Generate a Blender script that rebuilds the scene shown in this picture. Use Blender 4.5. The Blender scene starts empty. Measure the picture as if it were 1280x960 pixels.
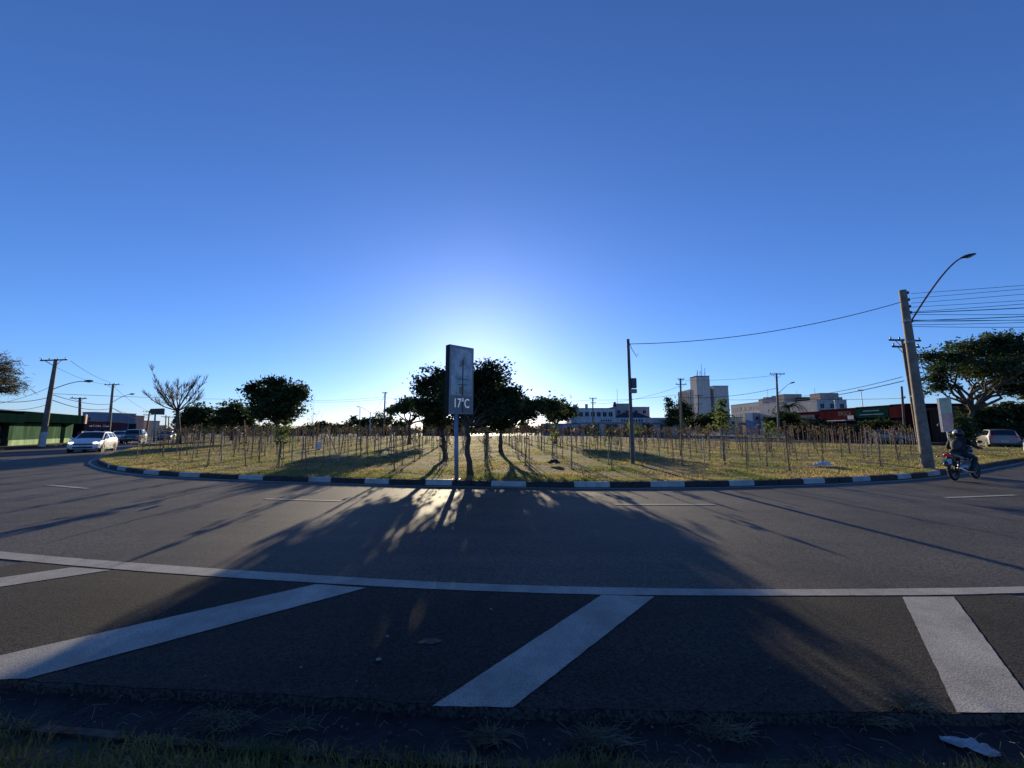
import bpy, math, random
from math import sin, cos, tan, pi, radians, sqrt, atan2, exp
from mathutils import Vector, Matrix, Quaternion, noise
from mathutils.geometry import delaunay_2d_cdt

R = random.Random(11)
U = R.uniform
scene = bpy.context.scene
COL = scene.collection
V = Vector

# ------------------------------------------------------------------ camera
CAM_H, PITCH, F = 1.55, radians(6.9), 480.0
cd = bpy.data.cameras.new("camera")
cam = bpy.data.objects.new("camera", cd)
COL.objects.link(cam)
cam.location = (0, 0, CAM_H)
cam.rotation_euler = (radians(90) + PITCH, 0, 0)
cd.sensor_width = 36.0
cd.lens = 36.0 * F / 1280.0
cd.clip_start = 0.05
cd.clip_end = 6000
scene.camera = cam

def ray(px, py):
    a, b = (px - 640) / F, (480 - py) / F
    return V((a, cos(PITCH) - b * sin(PITCH), sin(PITCH) + b * cos(PITCH)))

def gp(px, py, z=0.0):
    """survey helper: where the sight line of a photo point meets the level z"""
    d = ray(px, py)
    t = (z - CAM_H) / d.z
    return V((d.x * t, d.y * t, z))

def dp(px, py, Y):
    """survey helper: point of a sight line at northing Y"""
    d = ray(px, py)
    t = Y / d.y
    return V((d.x * t, Y, CAM_H + d.z * t))

# ------------------------------------------------------------------ materials
def nd(nt, typ, **kw):
    n = nt.nodes.new(typ)
    for k, v in kw.items():
        setattr(n, k, v)
    return n

def base_mat(name):
    m = bpy.data.materials.new(name)
    m.use_nodes = True
    nt = m.node_tree
    bs = nt.nodes["Principled BSDF"]
    return m, nt, bs

def noise_col(nt, c1, c2, scale, detail=4, lo=0.35, hi=0.65, coord='Object', rough=0.6, vec=None):
    tc = nd(nt, 'ShaderNodeTexCoord')
    n = nd(nt, 'ShaderNodeTexNoise')
    n.inputs['Scale'].default_value = scale
    n.inputs['Detail'].default_value = detail
    n.inputs['Roughness'].default_value = rough
    nt.links.new(vec if vec else tc.outputs[coord], n.inputs['Vector'])
    r = nd(nt, 'ShaderNodeValToRGB')
    r.color_ramp.elements[0].position = lo
    r.color_ramp.elements[1].position = hi
    r.color_ramp.elements[0].color = (*c1, 1)
    r.color_ramp.elements[1].color = (*c2, 1)
    nt.links.new(n.outputs['Fac'], r.inputs['Fac'])
    return r.outputs['Color']

def mix(nt, fac, a, b, mode='MIX'):
    m = nd(nt, 'ShaderNodeMix', data_type='RGBA', blend_type=mode)
    for sock, val in ((m.inputs['Factor'], fac), (m.inputs['A'], a), (m.inputs['B'], b)):
        if isinstance(val, (int, float)):
            sock.default_value = val
        elif isinstance(val, tuple):
            sock.default_value = (*val, 1)
        else:
            nt.links.new(val, sock)
    return m.outputs['Result']

def bump(nt, bs, scale, strength, dist=0.02, detail=6, coord='Object'):
    tc = nd(nt, 'ShaderNodeTexCoord')
    n = nd(nt, 'ShaderNodeTexNoise')
    n.inputs['Scale'].default_value = scale
    n.inputs['Detail'].default_value = detail
    nt.links.new(tc.outputs[coord], n.inputs['Vector'])
    b = nd(nt, 'ShaderNodeBump')
    b.inputs['Strength'].default_value = strength
    b.inputs['Distance'].default_value = dist
    nt.links.new(n.outputs['Fac'], b.inputs['Height'])
    nt.links.new(b.outputs['Normal'], bs.inputs['Normal'])

def mat(name, c, rough=0.7, metal=0.0, var=0.25, scale=3.0, bmp=0.0, bscale=30, spec=0.5, emit=None, estr=0, coat=0.0):
    m, nt, bs = base_mat(name)
    c1 = tuple(max(0, x * (1 - var)) for x in c)
    c2 = tuple(min(1, x * (1 + var)) for x in c)
    if var > 0:
        nt.links.new(noise_col(nt, c1, c2, scale), bs.inputs['Base Color'])
    else:
        bs.inputs['Base Color'].default_value = (*c, 1)
    bs.inputs['Roughness'].default_value = rough
    bs.inputs['Metallic'].default_value = metal
    bs.inputs['Specular IOR Level'].default_value = spec
    if coat:
        bs.inputs['Coat Weight'].default_value = coat
        bs.inputs['Coat Roughness'].default_value = 0.06
    if emit:
        bs.inputs['Emission Color'].default_value = (*emit, 1)
        bs.inputs['Emission Strength'].default_value = estr
    if bmp:
        bump(nt, bs, bscale, bmp)
    return m

def leaf_mat(name, c1, c2, trans=0.3, scale=1.2, tcol=None):
    m = bpy.data.materials.new(name)
    m.use_nodes = True
    nt = m.node_tree
    nt.nodes.remove(nt.nodes["Principled BSDF"])
    out = nt.nodes["Material Output"]
    col = noise_col(nt, c1, c2, scale, detail=5, lo=0.38, hi=0.62)
    d = nd(nt, 'ShaderNodeBsdfDiffuse')
    t = nd(nt, 'ShaderNodeBsdfTranslucent')
    g = nd(nt, 'ShaderNodeBsdfGlossy')
    g.inputs['Roughness'].default_value = 0.5
    g.inputs['Color'].default_value = (0.5, 0.5, 0.5, 1)
    nt.links.new(col, d.inputs['Color'])
    if tcol:
        nt.links.new(mix(nt, 0.6, col, tcol), t.inputs['Color'])
    else:
        nt.links.new(col, t.inputs['Color'])
    a = nd(nt, 'ShaderNodeMixShader')
    a.inputs[0].default_value = trans
    nt.links.new(d.outputs[0], a.inputs[1]); nt.links.new(t.outputs[0], a.inputs[2])
    b = nd(nt, 'ShaderNodeMixShader')
    b.inputs[0].default_value = 0.04
    nt.links.new(a.outputs[0], b.inputs[1]); nt.links.new(g.outputs[0], b.inputs[2])
    nt.links.new(b.outputs[0], out.inputs['Surface'])
    return m

def asphalt_mat(name, c, var, aggregate=0.5, rough=0.75):
    m, nt, bs = base_mat(name)
    lo = tuple(x * (1 - var) for x in c); hi = tuple(x * (1 + var) for x in c)
    big = noise_col(nt, lo, hi, 0.35, detail=8, lo=0.3, hi=0.7)
    # bitumen seams and oil stains have soft, stretched shapes
    tc = nd(nt, 'ShaderNodeTexCoord')
    mp = nd(nt, 'ShaderNodeMapping')
    mp.inputs['Scale'].default_value = (0.12, 1.6, 1)
    nt.links.new(tc.outputs['Object'], mp.inputs['Vector'])
    streak = noise_col(nt, (0.8, 0.8, 0.8), (1.15, 1.15, 1.15), 1.0, detail=5, vec=mp.outputs['Vector'])
    c1 = mix(nt, 1.0, big, streak, 'MULTIPLY')
    # aggregate
    vo = nd(nt, 'ShaderNodeTexVoronoi')
    vo.inputs['Scale'].default_value = 70
    nt.links.new(tc.outputs['Object'], vo.inputs['Vector'])
    r = nd(nt, 'ShaderNodeValToRGB')
    r.color_ramp.elements[0].position = 0.0
    r.color_ramp.elements[0].color = (1 - aggregate * 0.6,) * 3 + (1,)
    r.color_ramp.elements[1].position = 1.0
    r.color_ramp.elements[1].color = (1 + aggregate,) * 3 + (1,)
    sep = nd(nt, 'ShaderNodeSeparateColor')
    nt.links.new(vo.outputs['Color'], sep.inputs[0])
    nt.links.new(sep.outputs[0], r.inputs['Fac'])
    c2 = mix(nt, 1.0, c1, r.outputs['Color'], 'MULTIPLY')
    # cracks
    v2 = nd(nt, 'ShaderNodeTexVoronoi', feature='DISTANCE_TO_EDGE')
    v2.inputs['Scale'].default_value = 0.55
    wn = nd(nt, 'ShaderNodeTexNoise'); wn.inputs['Scale'].default_value = 2.5; wn.inputs['Detail'].default_value = 6
    nt.links.new(tc.outputs['Object'], wn.inputs['Vector'])
    add = nd(nt, 'ShaderNodeVectorMath', operation='MULTIPLY_ADD')
    nt.links.new(wn.outputs['Color'], add.inputs[0]); add.inputs[1].default_value = (0.7, 0.7, 0.7)
    nt.links.new(tc.outputs['Object'], add.inputs[2])
    nt.links.new(add.outputs[0], v2.inputs['Vector'])
    cr = nd(nt, 'ShaderNodeValToRGB')
    cr.color_ramp.elements[0].position = 0.0; cr.color_ramp.elements[0].color = (0.45, 0.45, 0.45, 1)
    cr.color_ramp.elements[1].position = 0.012; cr.color_ramp.elements[1].color = (1, 1, 1, 1)
    nt.links.new(v2.outputs['Distance'], cr.inputs['Fac'])
    gate = noise_col(nt, (0, 0, 0), (1, 1, 1), 0.5, detail=2, lo=0.44, hi=0.56)
    crk = mix(nt, gate, (1, 1, 1), cr.outputs['Color'])
    c3 = mix(nt, 1.0, c2, crk, 'MULTIPLY')
    nt.links.new(c3, bs.inputs['Base Color'])
    bs.inputs['Roughness'].default_value = rough
    bs.inputs['Specular IOR Level'].default_value = 0.24
    b = nd(nt, 'ShaderNodeBump')
    b.inputs['Strength'].default_value = 0.55
    b.inputs['Distance'].default_value = 0.006
    n2 = nd(nt, 'ShaderNodeTexNoise'); n2.inputs['Scale'].default_value = 90; n2.inputs['Detail'].default_value = 3
    nt.links.new(tc.outputs['Object'], n2.inputs['Vector'])
    nt.links.new(n2.outputs['Fac'], b.inputs['Height'])
    nt.links.new(b.outputs['Normal'], bs.inputs['Normal'])
    return m

def paint_mat(name, c, under, wear_lo=0.30, wear_hi=0.40):
    m, nt, bs = base_mat(name)
    paint = noise_col(nt, tuple(x * 0.6 for x in c), c, 2.2, detail=9, rough=0.7)
    speck = noise_col(nt, (0, 0, 0), (1, 1, 1), 115, detail=6, lo=wear_lo, hi=wear_hi, rough=0.75)
    tc = nd(nt, 'ShaderNodeTexCoord')
    v2 = nd(nt, 'ShaderNodeTexVoronoi', feature='DISTANCE_TO_EDGE')
    v2.inputs['Scale'].default_value = 0.9
    wn = nd(nt, 'ShaderNodeTexNoise'); wn.inputs['Scale'].default_value = 3; wn.inputs['Detail'].default_value = 8
    nt.links.new(tc.outputs['Object'], wn.inputs['Vector'])
    add = nd(nt, 'ShaderNodeVectorMath', operation='MULTIPLY_ADD')
    nt.links.new(wn.outputs['Color'], add.inputs[0]); add.inputs[1].default_value = (0.6, 0.6, 0.6)
    nt.links.new(tc.outputs['Object'], add.inputs[2])
    nt.links.new(add.outputs[0], v2.inputs['Vector'])
    cr = nd(nt, 'ShaderNodeValToRGB')
    cr.color_ramp.elements[0].color = (0, 0, 0, 1)
    cr.color_ramp.elements[1].position = 0.005; cr.color_ramp.elements[1].color = (1, 1, 1, 1)
    nt.links.new(v2.outputs['Distance'], cr.inputs['Fac'])
    gate = noise_col(nt, (0, 0, 0), (0.7, 0.7, 0.7), 1.1, detail=3, lo=0.5, hi=0.62)
    k = mix(nt, 1.0, speck, mix(nt, gate, (1, 1, 1), cr.outputs['Color']), 'MULTIPLY')
    nt.links.new(mix(nt, k, under, paint), bs.inputs['Base Color'])
    bs.inputs['Roughness'].default_value = 0.7
    bs.inputs['Specular IOR Level'].default_value = 0.3
    bump(nt, bs, 90, 0.4, 0.004)
    return m

M = {}
M['asphalt'] = asphalt_mat('asphalt', (0.051, 0.0435, 0.036), 0.46, 1.1, 0.70)
M['asphalt_dark'] = asphalt_mat('old dark asphalt', (0.018, 0.0154, 0.013), 0.5, 1.3, 0.85)
M['gutter'] = mat('dirty gutter', (0.019, 0.017, 0.017), 0.9, var=0.5, scale=9, bmp=0.8, bscale=30)
M['concrete'] = mat('weathered concrete', (0.22, 0.20, 0.185), 0.9, var=0.3, scale=7, bmp=0.5, bscale=40)
M['concrete_kerb'] = mat('mossy concrete kerb', (0.06, 0.052, 0.046), 0.9, var=0.6, scale=9, bmp=0.6, bscale=35, spec=0.1)
M['pole'] = mat('pole concrete', (0.20, 0.17, 0.135), 0.85, var=0.3, scale=4, bmp=0.3, bscale=40)
M['wood_pole'] = mat('old timber pole', (0.14, 0.10, 0.075), 0.85, var=0.35, scale=5, bmp=0.3)
M['white_paint'] = paint_mat('road paint', (0.47, 0.435, 0.37), (0.055, 0.05, 0.045), 0.36, 0.52)
M['kerb_white'] = paint_mat('kerb white paint', (0.50, 0.49, 0.47), (0.10, 0.095, 0.09), 0.32, 0.44)
M['kerb_black'] = mat('kerb black paint', (0.022, 0.021, 0.021), 0.75, var=0.5, scale=6, bmp=0.3)
M['whitewash'] = mat('whitewash', (0.62, 0.61, 0.6), 0.9, var=0.2, scale=5)
M['metal_grey'] = mat('galvanised steel', (0.36, 0.38, 0.42), 0.5, 0.6, var=0.15, scale=6)
M['metal_blue'] = mat('blue grey painted steel', (0.22, 0.26, 0.34), 0.5, 0.2, var=0.15, scale=4)
M['dark_steel'] = mat('dull grey steel', (0.10, 0.10, 0.11), 0.7, 0.1, var=0.25, scale=5)
M['dark_metal'] = mat('dark metal', (0.035, 0.036, 0.04), 0.5, 0.4, var=0.2)
M['black'] = mat('black plastic', (0.012, 0.012, 0.014), 0.45, var=0.2)
M['wire'] = mat('cable rubber', (0.012, 0.012, 0.014), 0.9, var=0, spec=0.05)
M['ceramic'] = mat('insulator', (0.05, 0.035, 0.03), 0.3, var=0.2)
M['bark'] = mat('bark', (0.085, 0.062, 0.048), 0.95, var=0.4, scale=8, bmp=0.8, bscale=25)
M['bark_pale'] = mat('pale bark', (0.17, 0.13, 0.10), 0.95, var=0.35, scale=8, bmp=0.6, bscale=25)
M['leaf_dark'] = leaf_mat('dark leaves', (0.022, 0.040, 0.011), (0.055, 0.078, 0.022), 0.38, 1.3)
M['leaf_mid'] = leaf_mat('mid green leaves', (0.03, 0.05, 0.014), (0.075, 0.10, 0.03), 0.35, 1.0)
M['leaf_olive'] = leaf_mat('olive leaves', (0.035, 0.045, 0.015), (0.09, 0.085, 0.03), 0.35, 0.8)
M['leaf_canopy'] = leaf_mat('broad canopy leaves', (0.022, 0.042, 0.012), (0.07, 0.095, 0.03), 0.35, 0.7)
M['leaf_bright'] = leaf_mat('bright young leaves', (0.06, 0.10, 0.02), (0.16, 0.19, 0.05), 0.5, 3)
M['leaf_dry'] = leaf_mat('dry brown leaves', (0.09, 0.06, 0.035), (0.2, 0.14, 0.08), 0.4, 4)
M['leaf_pale'] = leaf_mat('pale bleached leaves', (0.3, 0.27, 0.2), (0.5, 0.47, 0.38), 0.4, 4)
M['leaf_needle'] = leaf_mat('brownish needles', (0.05, 0.045, 0.02), (0.12, 0.095, 0.04), 0.35, 1.2)
M['grass_blade'] = leaf_mat('lawn blades', (0.15, 0.21, 0.035), (0.46, 0.35, 0.14), 0.6, 0.45)
M['verge_blade'] = leaf_mat('verge blades', (0.058, 0.085, 0.016), (0.27, 0.215, 0.065), 0.4, 3.5)
M['straw'] = leaf_mat('dead straw', (0.15, 0.125, 0.08), (0.38, 0.33, 0.22), 0.3, 5)
M['stake'] = mat('stake timber', (0.24, 0.145, 0.095), 0.85, var=0.4, scale=6)
M['stake_pale'] = mat('weathered stake timber', (0.40, 0.30, 0.21), 0.85, var=0.3, scale=6)
M['twig'] = mat('sapling bark', (0.12, 0.085, 0.06), 0.9, var=0.3, scale=10)
M['glass'] = mat('dark window glass', (0.012, 0.015, 0.02), 0.35, var=0, spec=0.25)
M['car_glass'] = mat('tinted car glass', (0.008, 0.01, 0.014), 0.05, var=0, spec=0.6)
M['tyre'] = mat('tyre rubber', (0.014, 0.014, 0.014), 0.85, var=0.2)
M['rim'] = mat('alloy rim', (0.55, 0.55, 0.56), 0.3, 0.9, var=0.05)
M['chrome'] = mat('chrome', (0.7, 0.7, 0.72), 0.15, 1.0, var=0)
M['plastic_white'] = mat('white plastic film', (0.50, 0.50, 0.50), 0.5, var=0.25, scale=8)
M['plastic_dark'] = mat('black plastic film', (0.012, 0.012, 0.012), 0.35, var=0.2)
M['red_lens'] = mat('red lens', (0.35, 0.01, 0.01), 0.2, var=0, emit=(1, 0.03, 0.02), estr=0.05)
M['headlight_on'] = mat('lit headlamp', (0.9, 0.9, 0.85), 0.1, var=0, emit=(1.0, 0.88, 0.65), estr=2.2)
M['headlight'] = mat('headlamp glass', (0.6, 0.62, 0.65), 0.08, 0.3, var=0)
M['plate'] = mat('number plate', (0.5, 0.52, 0.55), 0.5, var=0.1)

def wall_mat(name, c, dirt=0.25, stripes=0):
    m, nt, bs = base_mat(name)
    tc = nd(nt, 'ShaderNodeTexCoord')
    mp = nd(nt, 'ShaderNodeMapping'); mp.inputs['Scale'].default_value = (1.6, 1.6, 0.25)
    nt.links.new(tc.outputs['Object'], mp.inputs['Vector'])
    a = noise_col(nt, tuple(x * (1 - dirt) for x in c), tuple(min(1, x * (1 + dirt * 0.4)) for x in c), 0.9, detail=8, vec=mp.outputs['Vector'], lo=0.3, hi=0.6)
    nt.links.new(a, bs.inputs['Base Color'])
    bs.inputs['Roughness'].default_value = 0.9
    bs.inputs['Specular IOR Level'].default_value = 0.0
    return m

W = {k: wall_mat(k, c, d) for k, c, d in [
    ('white render', (0.52, 0.51, 0.50), 0.3), ('cream render', (0.50, 0.42, 0.35), 0.25), ('grey render', (0.48, 0.44, 0.41), 0.3),
    ('tower render', (0.56, 0.51, 0.45), 0.2), ('beige render', (0.40, 0.33, 0.29), 0.3), ('brown roof', (0.12, 0.075, 0.06), 0.3),
    ('red shop paint', (0.075, 0.018, 0.020), 0.35), ('dark red shop paint', (0.07, 0.016, 0.02), 0.35), ('green shop paint', (0.008, 0.045, 0.032), 0.35),
    ('dark green fascia', (0.004, 0.013, 0.012), 0.3), ('green wall', (0.065, 0.12, 0.075), 0.5), ('pale green base', (0.36, 0.48, 0.27), 0.45),
    ('navy fascia', (0.006, 0.006, 0.022), 0.25), ('pink render', (0.60, 0.36, 0.27), 0.2), ('blue grey sheet', (0.22, 0.25, 0.34), 0.2),
    ('light blue render', (0.22, 0.30, 0.42), 0.2), ('slate roof', (0.06, 0.055, 0.07), 0.3), ('dark trim', (0.035, 0.03, 0.035), 0.3), ('peach render', (0.62, 0.47, 0.33), 0.2),
    ('dark green roof', (0.03, 0.06, 0.055), 0.3), ('worn lettering', (0.22, 0.18, 0.16), 0.5), ('grey shutter', (0.12, 0.12, 0.14), 0.3)]}

# ------------------------------------------------------------------ mesh helpers
class MB:
    def __init__(s):
        s.v, s.f, s.m = [], [], []
    def add(s, vs, fs, mi=0):
        o = len(s.v)
        s.v.extend([tuple(v) for v in vs])
        for f in fs:
            s.f.append(tuple(i + o for i in f)); s.m.append(mi)
    def box(s, c, size, rz=0.0, mi=0, rot=None):
        x, y, z = size[0] / 2, size[1] / 2, size[2] / 2
        q = rot if rot is not None else Matrix.Rotation(rz, 3, 'Z')
        c = V(c)
        vs = [c + q @ V((a * x, b * y, d * z)) for d in (-1, 1) for a, b in ((-1, -1), (1, -1), (1, 1), (-1, 1))]
        s.add(vs, [(3, 2, 1, 0), (4, 5, 6, 7), (0, 1, 5, 4), (1, 2, 6, 5), (2, 3, 7, 6), (3, 0, 4, 7)], mi)
        return s
    def tube(s, pts, rad, n=8, mi=0, cap=True, flat=1.0):
        pts = [V(p) for p in pts]
        if not isinstance(rad, (list, tuple)):
            rad = [rad] * len(pts)
        rings = []
        up = None
        for i, p in enumerate(pts):
            t = (pts[min(i + 1, len(pts) - 1)] - pts[max(i - 1, 0)])
            if t.length < 1e-9: t = V((0, 0, 1))
            t.normalize()
            if up is None:
                up = t.orthogonal().normalized()
            up = (up - t * up.dot(t))
            up = up.normalized() if up.length > 1e-6 else t.orthogonal().normalized()
            b = t.cross(up)
            rings.append([p + (up * cos(2 * pi * k / n) + b * sin(2 * pi * k / n) * flat) * rad[i] for k in range(n)])
        vs = [v for r in rings for v in r]
        fs = []
        for i in range(len(rings) - 1):
            for k in range(n):
                a, b_ = i * n + k, i * n + (k + 1) % n
                fs.append((a, b_, b_ + n, a + n))
        if cap:
            fs.append(tuple(reversed(range(n))))
            fs.append(tuple((len(rings) - 1) * n + k for k in range(n)))
        s.add(vs, fs, mi)
        return s
    def lathe(s, prof, n=20, axis='Z', c=(0, 0, 0), mi=0):
        """prof: (r, h) pairs; revolves around axis through c"""
        vs, fs = [], []
        c = V(c)
        for r, h in prof:
            for k in range(n):
                a = 2 * pi * k / n
                p = {'Z': V((r * cos(a), r * sin(a), h)), 'Y': V((r * cos(a), h, r * sin(a))), 'X': V((h, r * cos(a), r * sin(a)))}[axis]
                vs.append(c + p)
        for i in range(len(prof) - 1):
            for k in range(n):
                a, b_ = i * n + k, i * n + (k + 1) % n
                fs.append((a, b_, b_ + n, a + n))
        s.add(vs, fs, mi)
        return s
    def poly(s, pts, mi=0):
        s.add(pts, [tuple(range(len(pts)))], mi)
        return s
    def prism(s, poly, z0, z1, mi=0):
        n = len(poly)
        vs = [(p[0], p[1], z0) for p in poly] + [(p[0], p[1], z1) for p in poly]
        fs = [tuple(reversed(range(n))), tuple(range(n, 2 * n))] + [(i, (i + 1) % n, n + (i + 1) % n, n + i) for i in range(n)]
        s.add(vs, fs, mi)
        return s
    def ellipsoid(s, c, r, nu=14, nv=9, mi=0, rot=None):
        c = V(c); q = rot or Matrix.Identity(3)
        vs = [c + q @ V((0, 0, -r[2]))]
        for j in range(1, nv):
            t = -pi / 2 + pi * j / nv
            for i in range(nu):
                a = 2 * pi * i / nu
                vs.append(c + q @ V((r[0] * cos(t) * cos(a), r[1] * cos(t) * sin(a), r[2] * sin(t))))
        vs.append(c + q @ V((0, 0, r[2])))
        fs = [(0, 1 + (i + 1) % nu, 1 + i) for i in range(nu)]
        for j in range(nv - 2):
            for i in range(nu):
                a, b_ = 1 + j * nu + i, 1 + j * nu + (i + 1) % nu
                fs.append((a, b_, b_ + nu, a + nu))
        l = len(vs) - 1; o = 1 + (nv - 2) * nu
        fs += [(o + i, o + (i + 1) % nu, l) for i in range(nu)]
        s.add(vs, fs, mi)
        return s
    def build(s, name, mats, parent=None, smooth=False, bevel=0.0, angle=None):
        me = bpy.data.meshes.new(name)
        me.from_pydata(s.v, [], s.f)
        if not isinstance(mats, (list, tuple)): mats = [mats]
        for m in mats: me.materials.append(m)
        if len(mats) > 1:
            me.polygons.foreach_set('material_index', s.m)
        if smooth:
            me.polygons.foreach_set('use_smooth', [True] * len(s.f))
            if angle: me.set_sharp_from_angle(angle=radians(angle))
        me.update()
        o = bpy.data.objects.new(name, me)
        COL.objects.link(o)
        if parent is not None: o.parent = parent
        if bevel:
            b = o.modifiers.new('bevel', 'BEVEL'); b.width = bevel; b.segments = 2; b.limit_method = 'ANGLE'
        return o

def tag(o, label, cat, group=None):
    o['label'] = label; o['category'] = cat
    if group: o['group'] = group
    return o

def thing(name, label, cat, loc=(0, 0, 0), rz=0.0, group=None):
    o = bpy.data.objects.new(name, None)
    COL.objects.link(o)
    o.empty_display_size = 0.2
    o.location = loc; o.rotation_euler = (0, 0, rz)
    return tag(o, label, cat, group)

def struct(o):
    o['kind'] = 'structure'; return o

def dup_tree(root, loc, rz=0.0, scale=1.0, label=None, group=None, tilt=(0, 0)):
    r = root.copy(); COL.objects.link(r)
    r.location = loc; r.rotation_euler = (tilt[0], tilt[1], rz); r.scale = (scale,) * 3
    if label: r['label'] = label
    if group: r['group'] = group
    for ch in list(root.children):
        c = ch.copy(); COL.objects.link(c); c.parent = r
        for g in list(ch.children):
            d = g.copy(); COL.objects.link(d); d.parent = c
    return r

# ------------------------------------------------------------------ sky and sun
SUN_EL = radians(11.0)
SUN_AZ = atan2((596 - 640) / F, 1.0)          # from +Y towards +X
sd = V((sin(SUN_AZ) * cos(SUN_EL), cos(SUN_AZ) * cos(SUN_EL), sin(SUN_EL)))
world = bpy.data.worlds.new("World"); scene.world = world
world.use_nodes = True
wn = world.node_tree
sky = wn.nodes.new('ShaderNodeTexSky'); sky.sky_type = 'NISHITA'
sky.sun_disc = False
sky.sun_elevation = SUN_EL
sky.sun_rotation = SUN_AZ
sky.altitude = 600
sky.air_density = 1.0; sky.dust_density = 0.38; sky.ozone_density = 5.6
bg = wn.nodes['Background']
tint = wn.nodes.new('ShaderNodeMix'); tint.data_type = 'RGBA'; tint.blend_type = 'MULTIPLY'   # cool white balance of the sky
tint.inputs['Factor'].default_value = 1.0; tint.inputs['B'].default_value = (0.93, 0.93, 1.15, 1)
wn.links.new(sky.outputs[0], tint.inputs['A']); wn.links.new(tint.outputs['Result'], bg.inputs['Color'])
bg.inputs['Strength'].default_value = 0.108
sl = bpy.data.lights.new('sun', 'SUN'); sl.energy = 5.0; sl.angle = radians(0.5); sl.color = (1.0, 0.84, 0.57)
so = bpy.data.objects.new('sun', sl); COL.objects.link(so)
so.rotation_euler = sd.to_track_quat('Z', 'Y').to_euler()
scene.view_settings.view_transform = 'Standard'
scene.view_settings.look = 'None'
scene.view_settings.gamma = 1.0
scene.view_settings.exposure = 0.62
scene.view_settings.use_curve_mapping = False

# ------------------------------------------------------------------ ground, roads
b = MB(); b.poly([(-4000, -3000, -0.12), (4000, -3000, -0.12), (4000, 4500, -0.12), (-4000, 4500, -0.12)])
struct(b.build('ground', mat('dry earth', (0.16, 0.13, 0.09), 0.95, var=0.35, scale=0.3)))

edge_px = [(-420, 822), (-200, 836), (0, 850), (130, 858), (270, 866), (400, 873), (530, 881), (640, 886), (800, 890), (960, 893), (1120, 893), (1280, 893), (1480, 890), (1700, 884)]
edge0 = [gp(x, y) for x, y in edge_px]
def resample(pts, step):
    """Catmull-Rom through pts, then equal arc steps"""
    dense = []
    P = [pts[0] * 2 - pts[1]] + list(pts) + [pts[-1] * 2 - pts[-2]]
    for i in range(1, len(P) - 2):
        a, b_, c, d = P[i - 1], P[i], P[i + 1], P[i + 2]
        for k in range(24):
            t = k / 24
            dense.append(0.5 * ((2 * b_) + (c - a) * t + (2 * a - 5 * b_ + 4 * c - d) * t * t + (3 * b_ - a - 3 * c + d) * t ** 3))
    dense.append(pts[-1])
    out = [dense[0].copy()]; acc = 0
    for i in range(1, len(dense)):
        seg = dense[i] - dense[i - 1]; L = seg.length
        while L > 0 and acc + L >= step:
            r = (step - acc) / L
            out.append(dense[i - 1] + seg * r)
            dense[i - 1] = out[-1]; seg = dense[i] - dense[i - 1]; L = seg.length; acc = 0
        acc += L
    return out
edge = resample(edge0, 0.04)
edge = [V((p.x, p.y + 0.02 * noise.noise(V((p.x * 7, 3.3, 0))) + 0.010 * noise.noise(V((p.x * 31, 1.3, 0))), 0)) for p in edge]
# the road: one asphalt sheet from the near gutter to the far side of the streets
road = MB()
L0, L1 = edge[0], edge[-1]
far = [V((300, L1.y, 0)), V((300, 190, 0)), V((-260, 190, 0)), V((-260, L0.y, 0))]
# strip triangles keep the long sheet well formed
n = len(edge)
vs = [tuple(p) for p in edge] + [(p.x, 9.0, 0) for p in edge] + [(p.x, p.y - 0.01, -0.065) for p in edge]
fs = []
for i in range(n - 1):
    fs.append((i, i + 1, n + i + 1, n + i))
    fs.append((2 * n + i, 2 * n + i + 1, i + 1, i))
road.add(vs, fs)
road.poly([(-260, L0.y, 0), tuple(L0), (L0.x, 9, 0), (-260, 9, 0)])
road.poly([tuple(L1), (300, L1.y, 0), (300, 9, 0), (L1.x, 9, 0)])
road.poly([(-260, 9, 0)] + [(L0.x, 9, 0)] + [(p.x, 9, 0) for p in edge[1:-1]] + [(L1.x, 9, 0), (300, 9, 0), (300, 190, 0), (-260, 190, 0)])
struct(road.build('road', M['asphalt']))

def ragged(pts, amp=.006, step=.05):
    out = []
    for i in range(len(pts)):
        a, c = V(pts[i]), V(pts[(i + 1) % len(pts)])
        d = c - a; nn = V((-d.y, d.x, 0)).normalized()
        k = max(1, int(d.length / step))
        for j in range(k):
            p = a + d * (j / k)
            o_ = amp * (noise.noise(p * 9) + 1.2 * noise.noise(p * 33)) if j else 0
            out.append(tuple(p + nn * o_))
    return out
# edge line and the dark strip between it and the gutter
up_px = [(-500, 632), (-250, 664), (0, 690), (205, 707), (450, 723), (640, 732), (880, 737), (1080, 737), (1280, 734), (1500, 727), (1800, 712)]
lo_px = [(-500, 641), (-250, 673), (0, 699), (200, 716.5), (450, 732.5), (640, 741), (820, 745), (1130, 745), (1280, 742), (1500, 735), (1800, 720)]
upl = resample([gp(x, y, 0) for x, y in up_px], 0.2)
lol = resample([gp(x, y, 0) for x, y in lo_px], 0.2)
def interp(poly, x):
    for i in range(len(poly) - 1):
        if poly[i].x <= x <= poly[i + 1].x:
            t = (x - poly[i].x) / max(1e-9, poly[i + 1].x - poly[i].x)
            return poly[i].y + t * (poly[i + 1].y - poly[i].y)
    return poly[-1].y if x > poly[-1].x else poly[0].y
xa = max(lol[0].x, edge[0].x) + 0.02; xb = min(lol[-1].x, edge[-1].x) - 0.02
xs = [xa + (xb - xa) * i / 400 for i in range(401)]
s_ = MB()
vs = [(x, interp(edge, x) + 0.006, 0.004) for x in xs] + [(x, interp(lol, x) + 0.03 + 0.012 * noise.noise(V((x * 5, 0, 0))), 0.004) for x in xs]
s_.add(vs, [(i, i + 1, 401 + i + 1, 401 + i) for i in range(400)])
struct(s_.build('parking_strip', M['asphalt_dark']))

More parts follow.
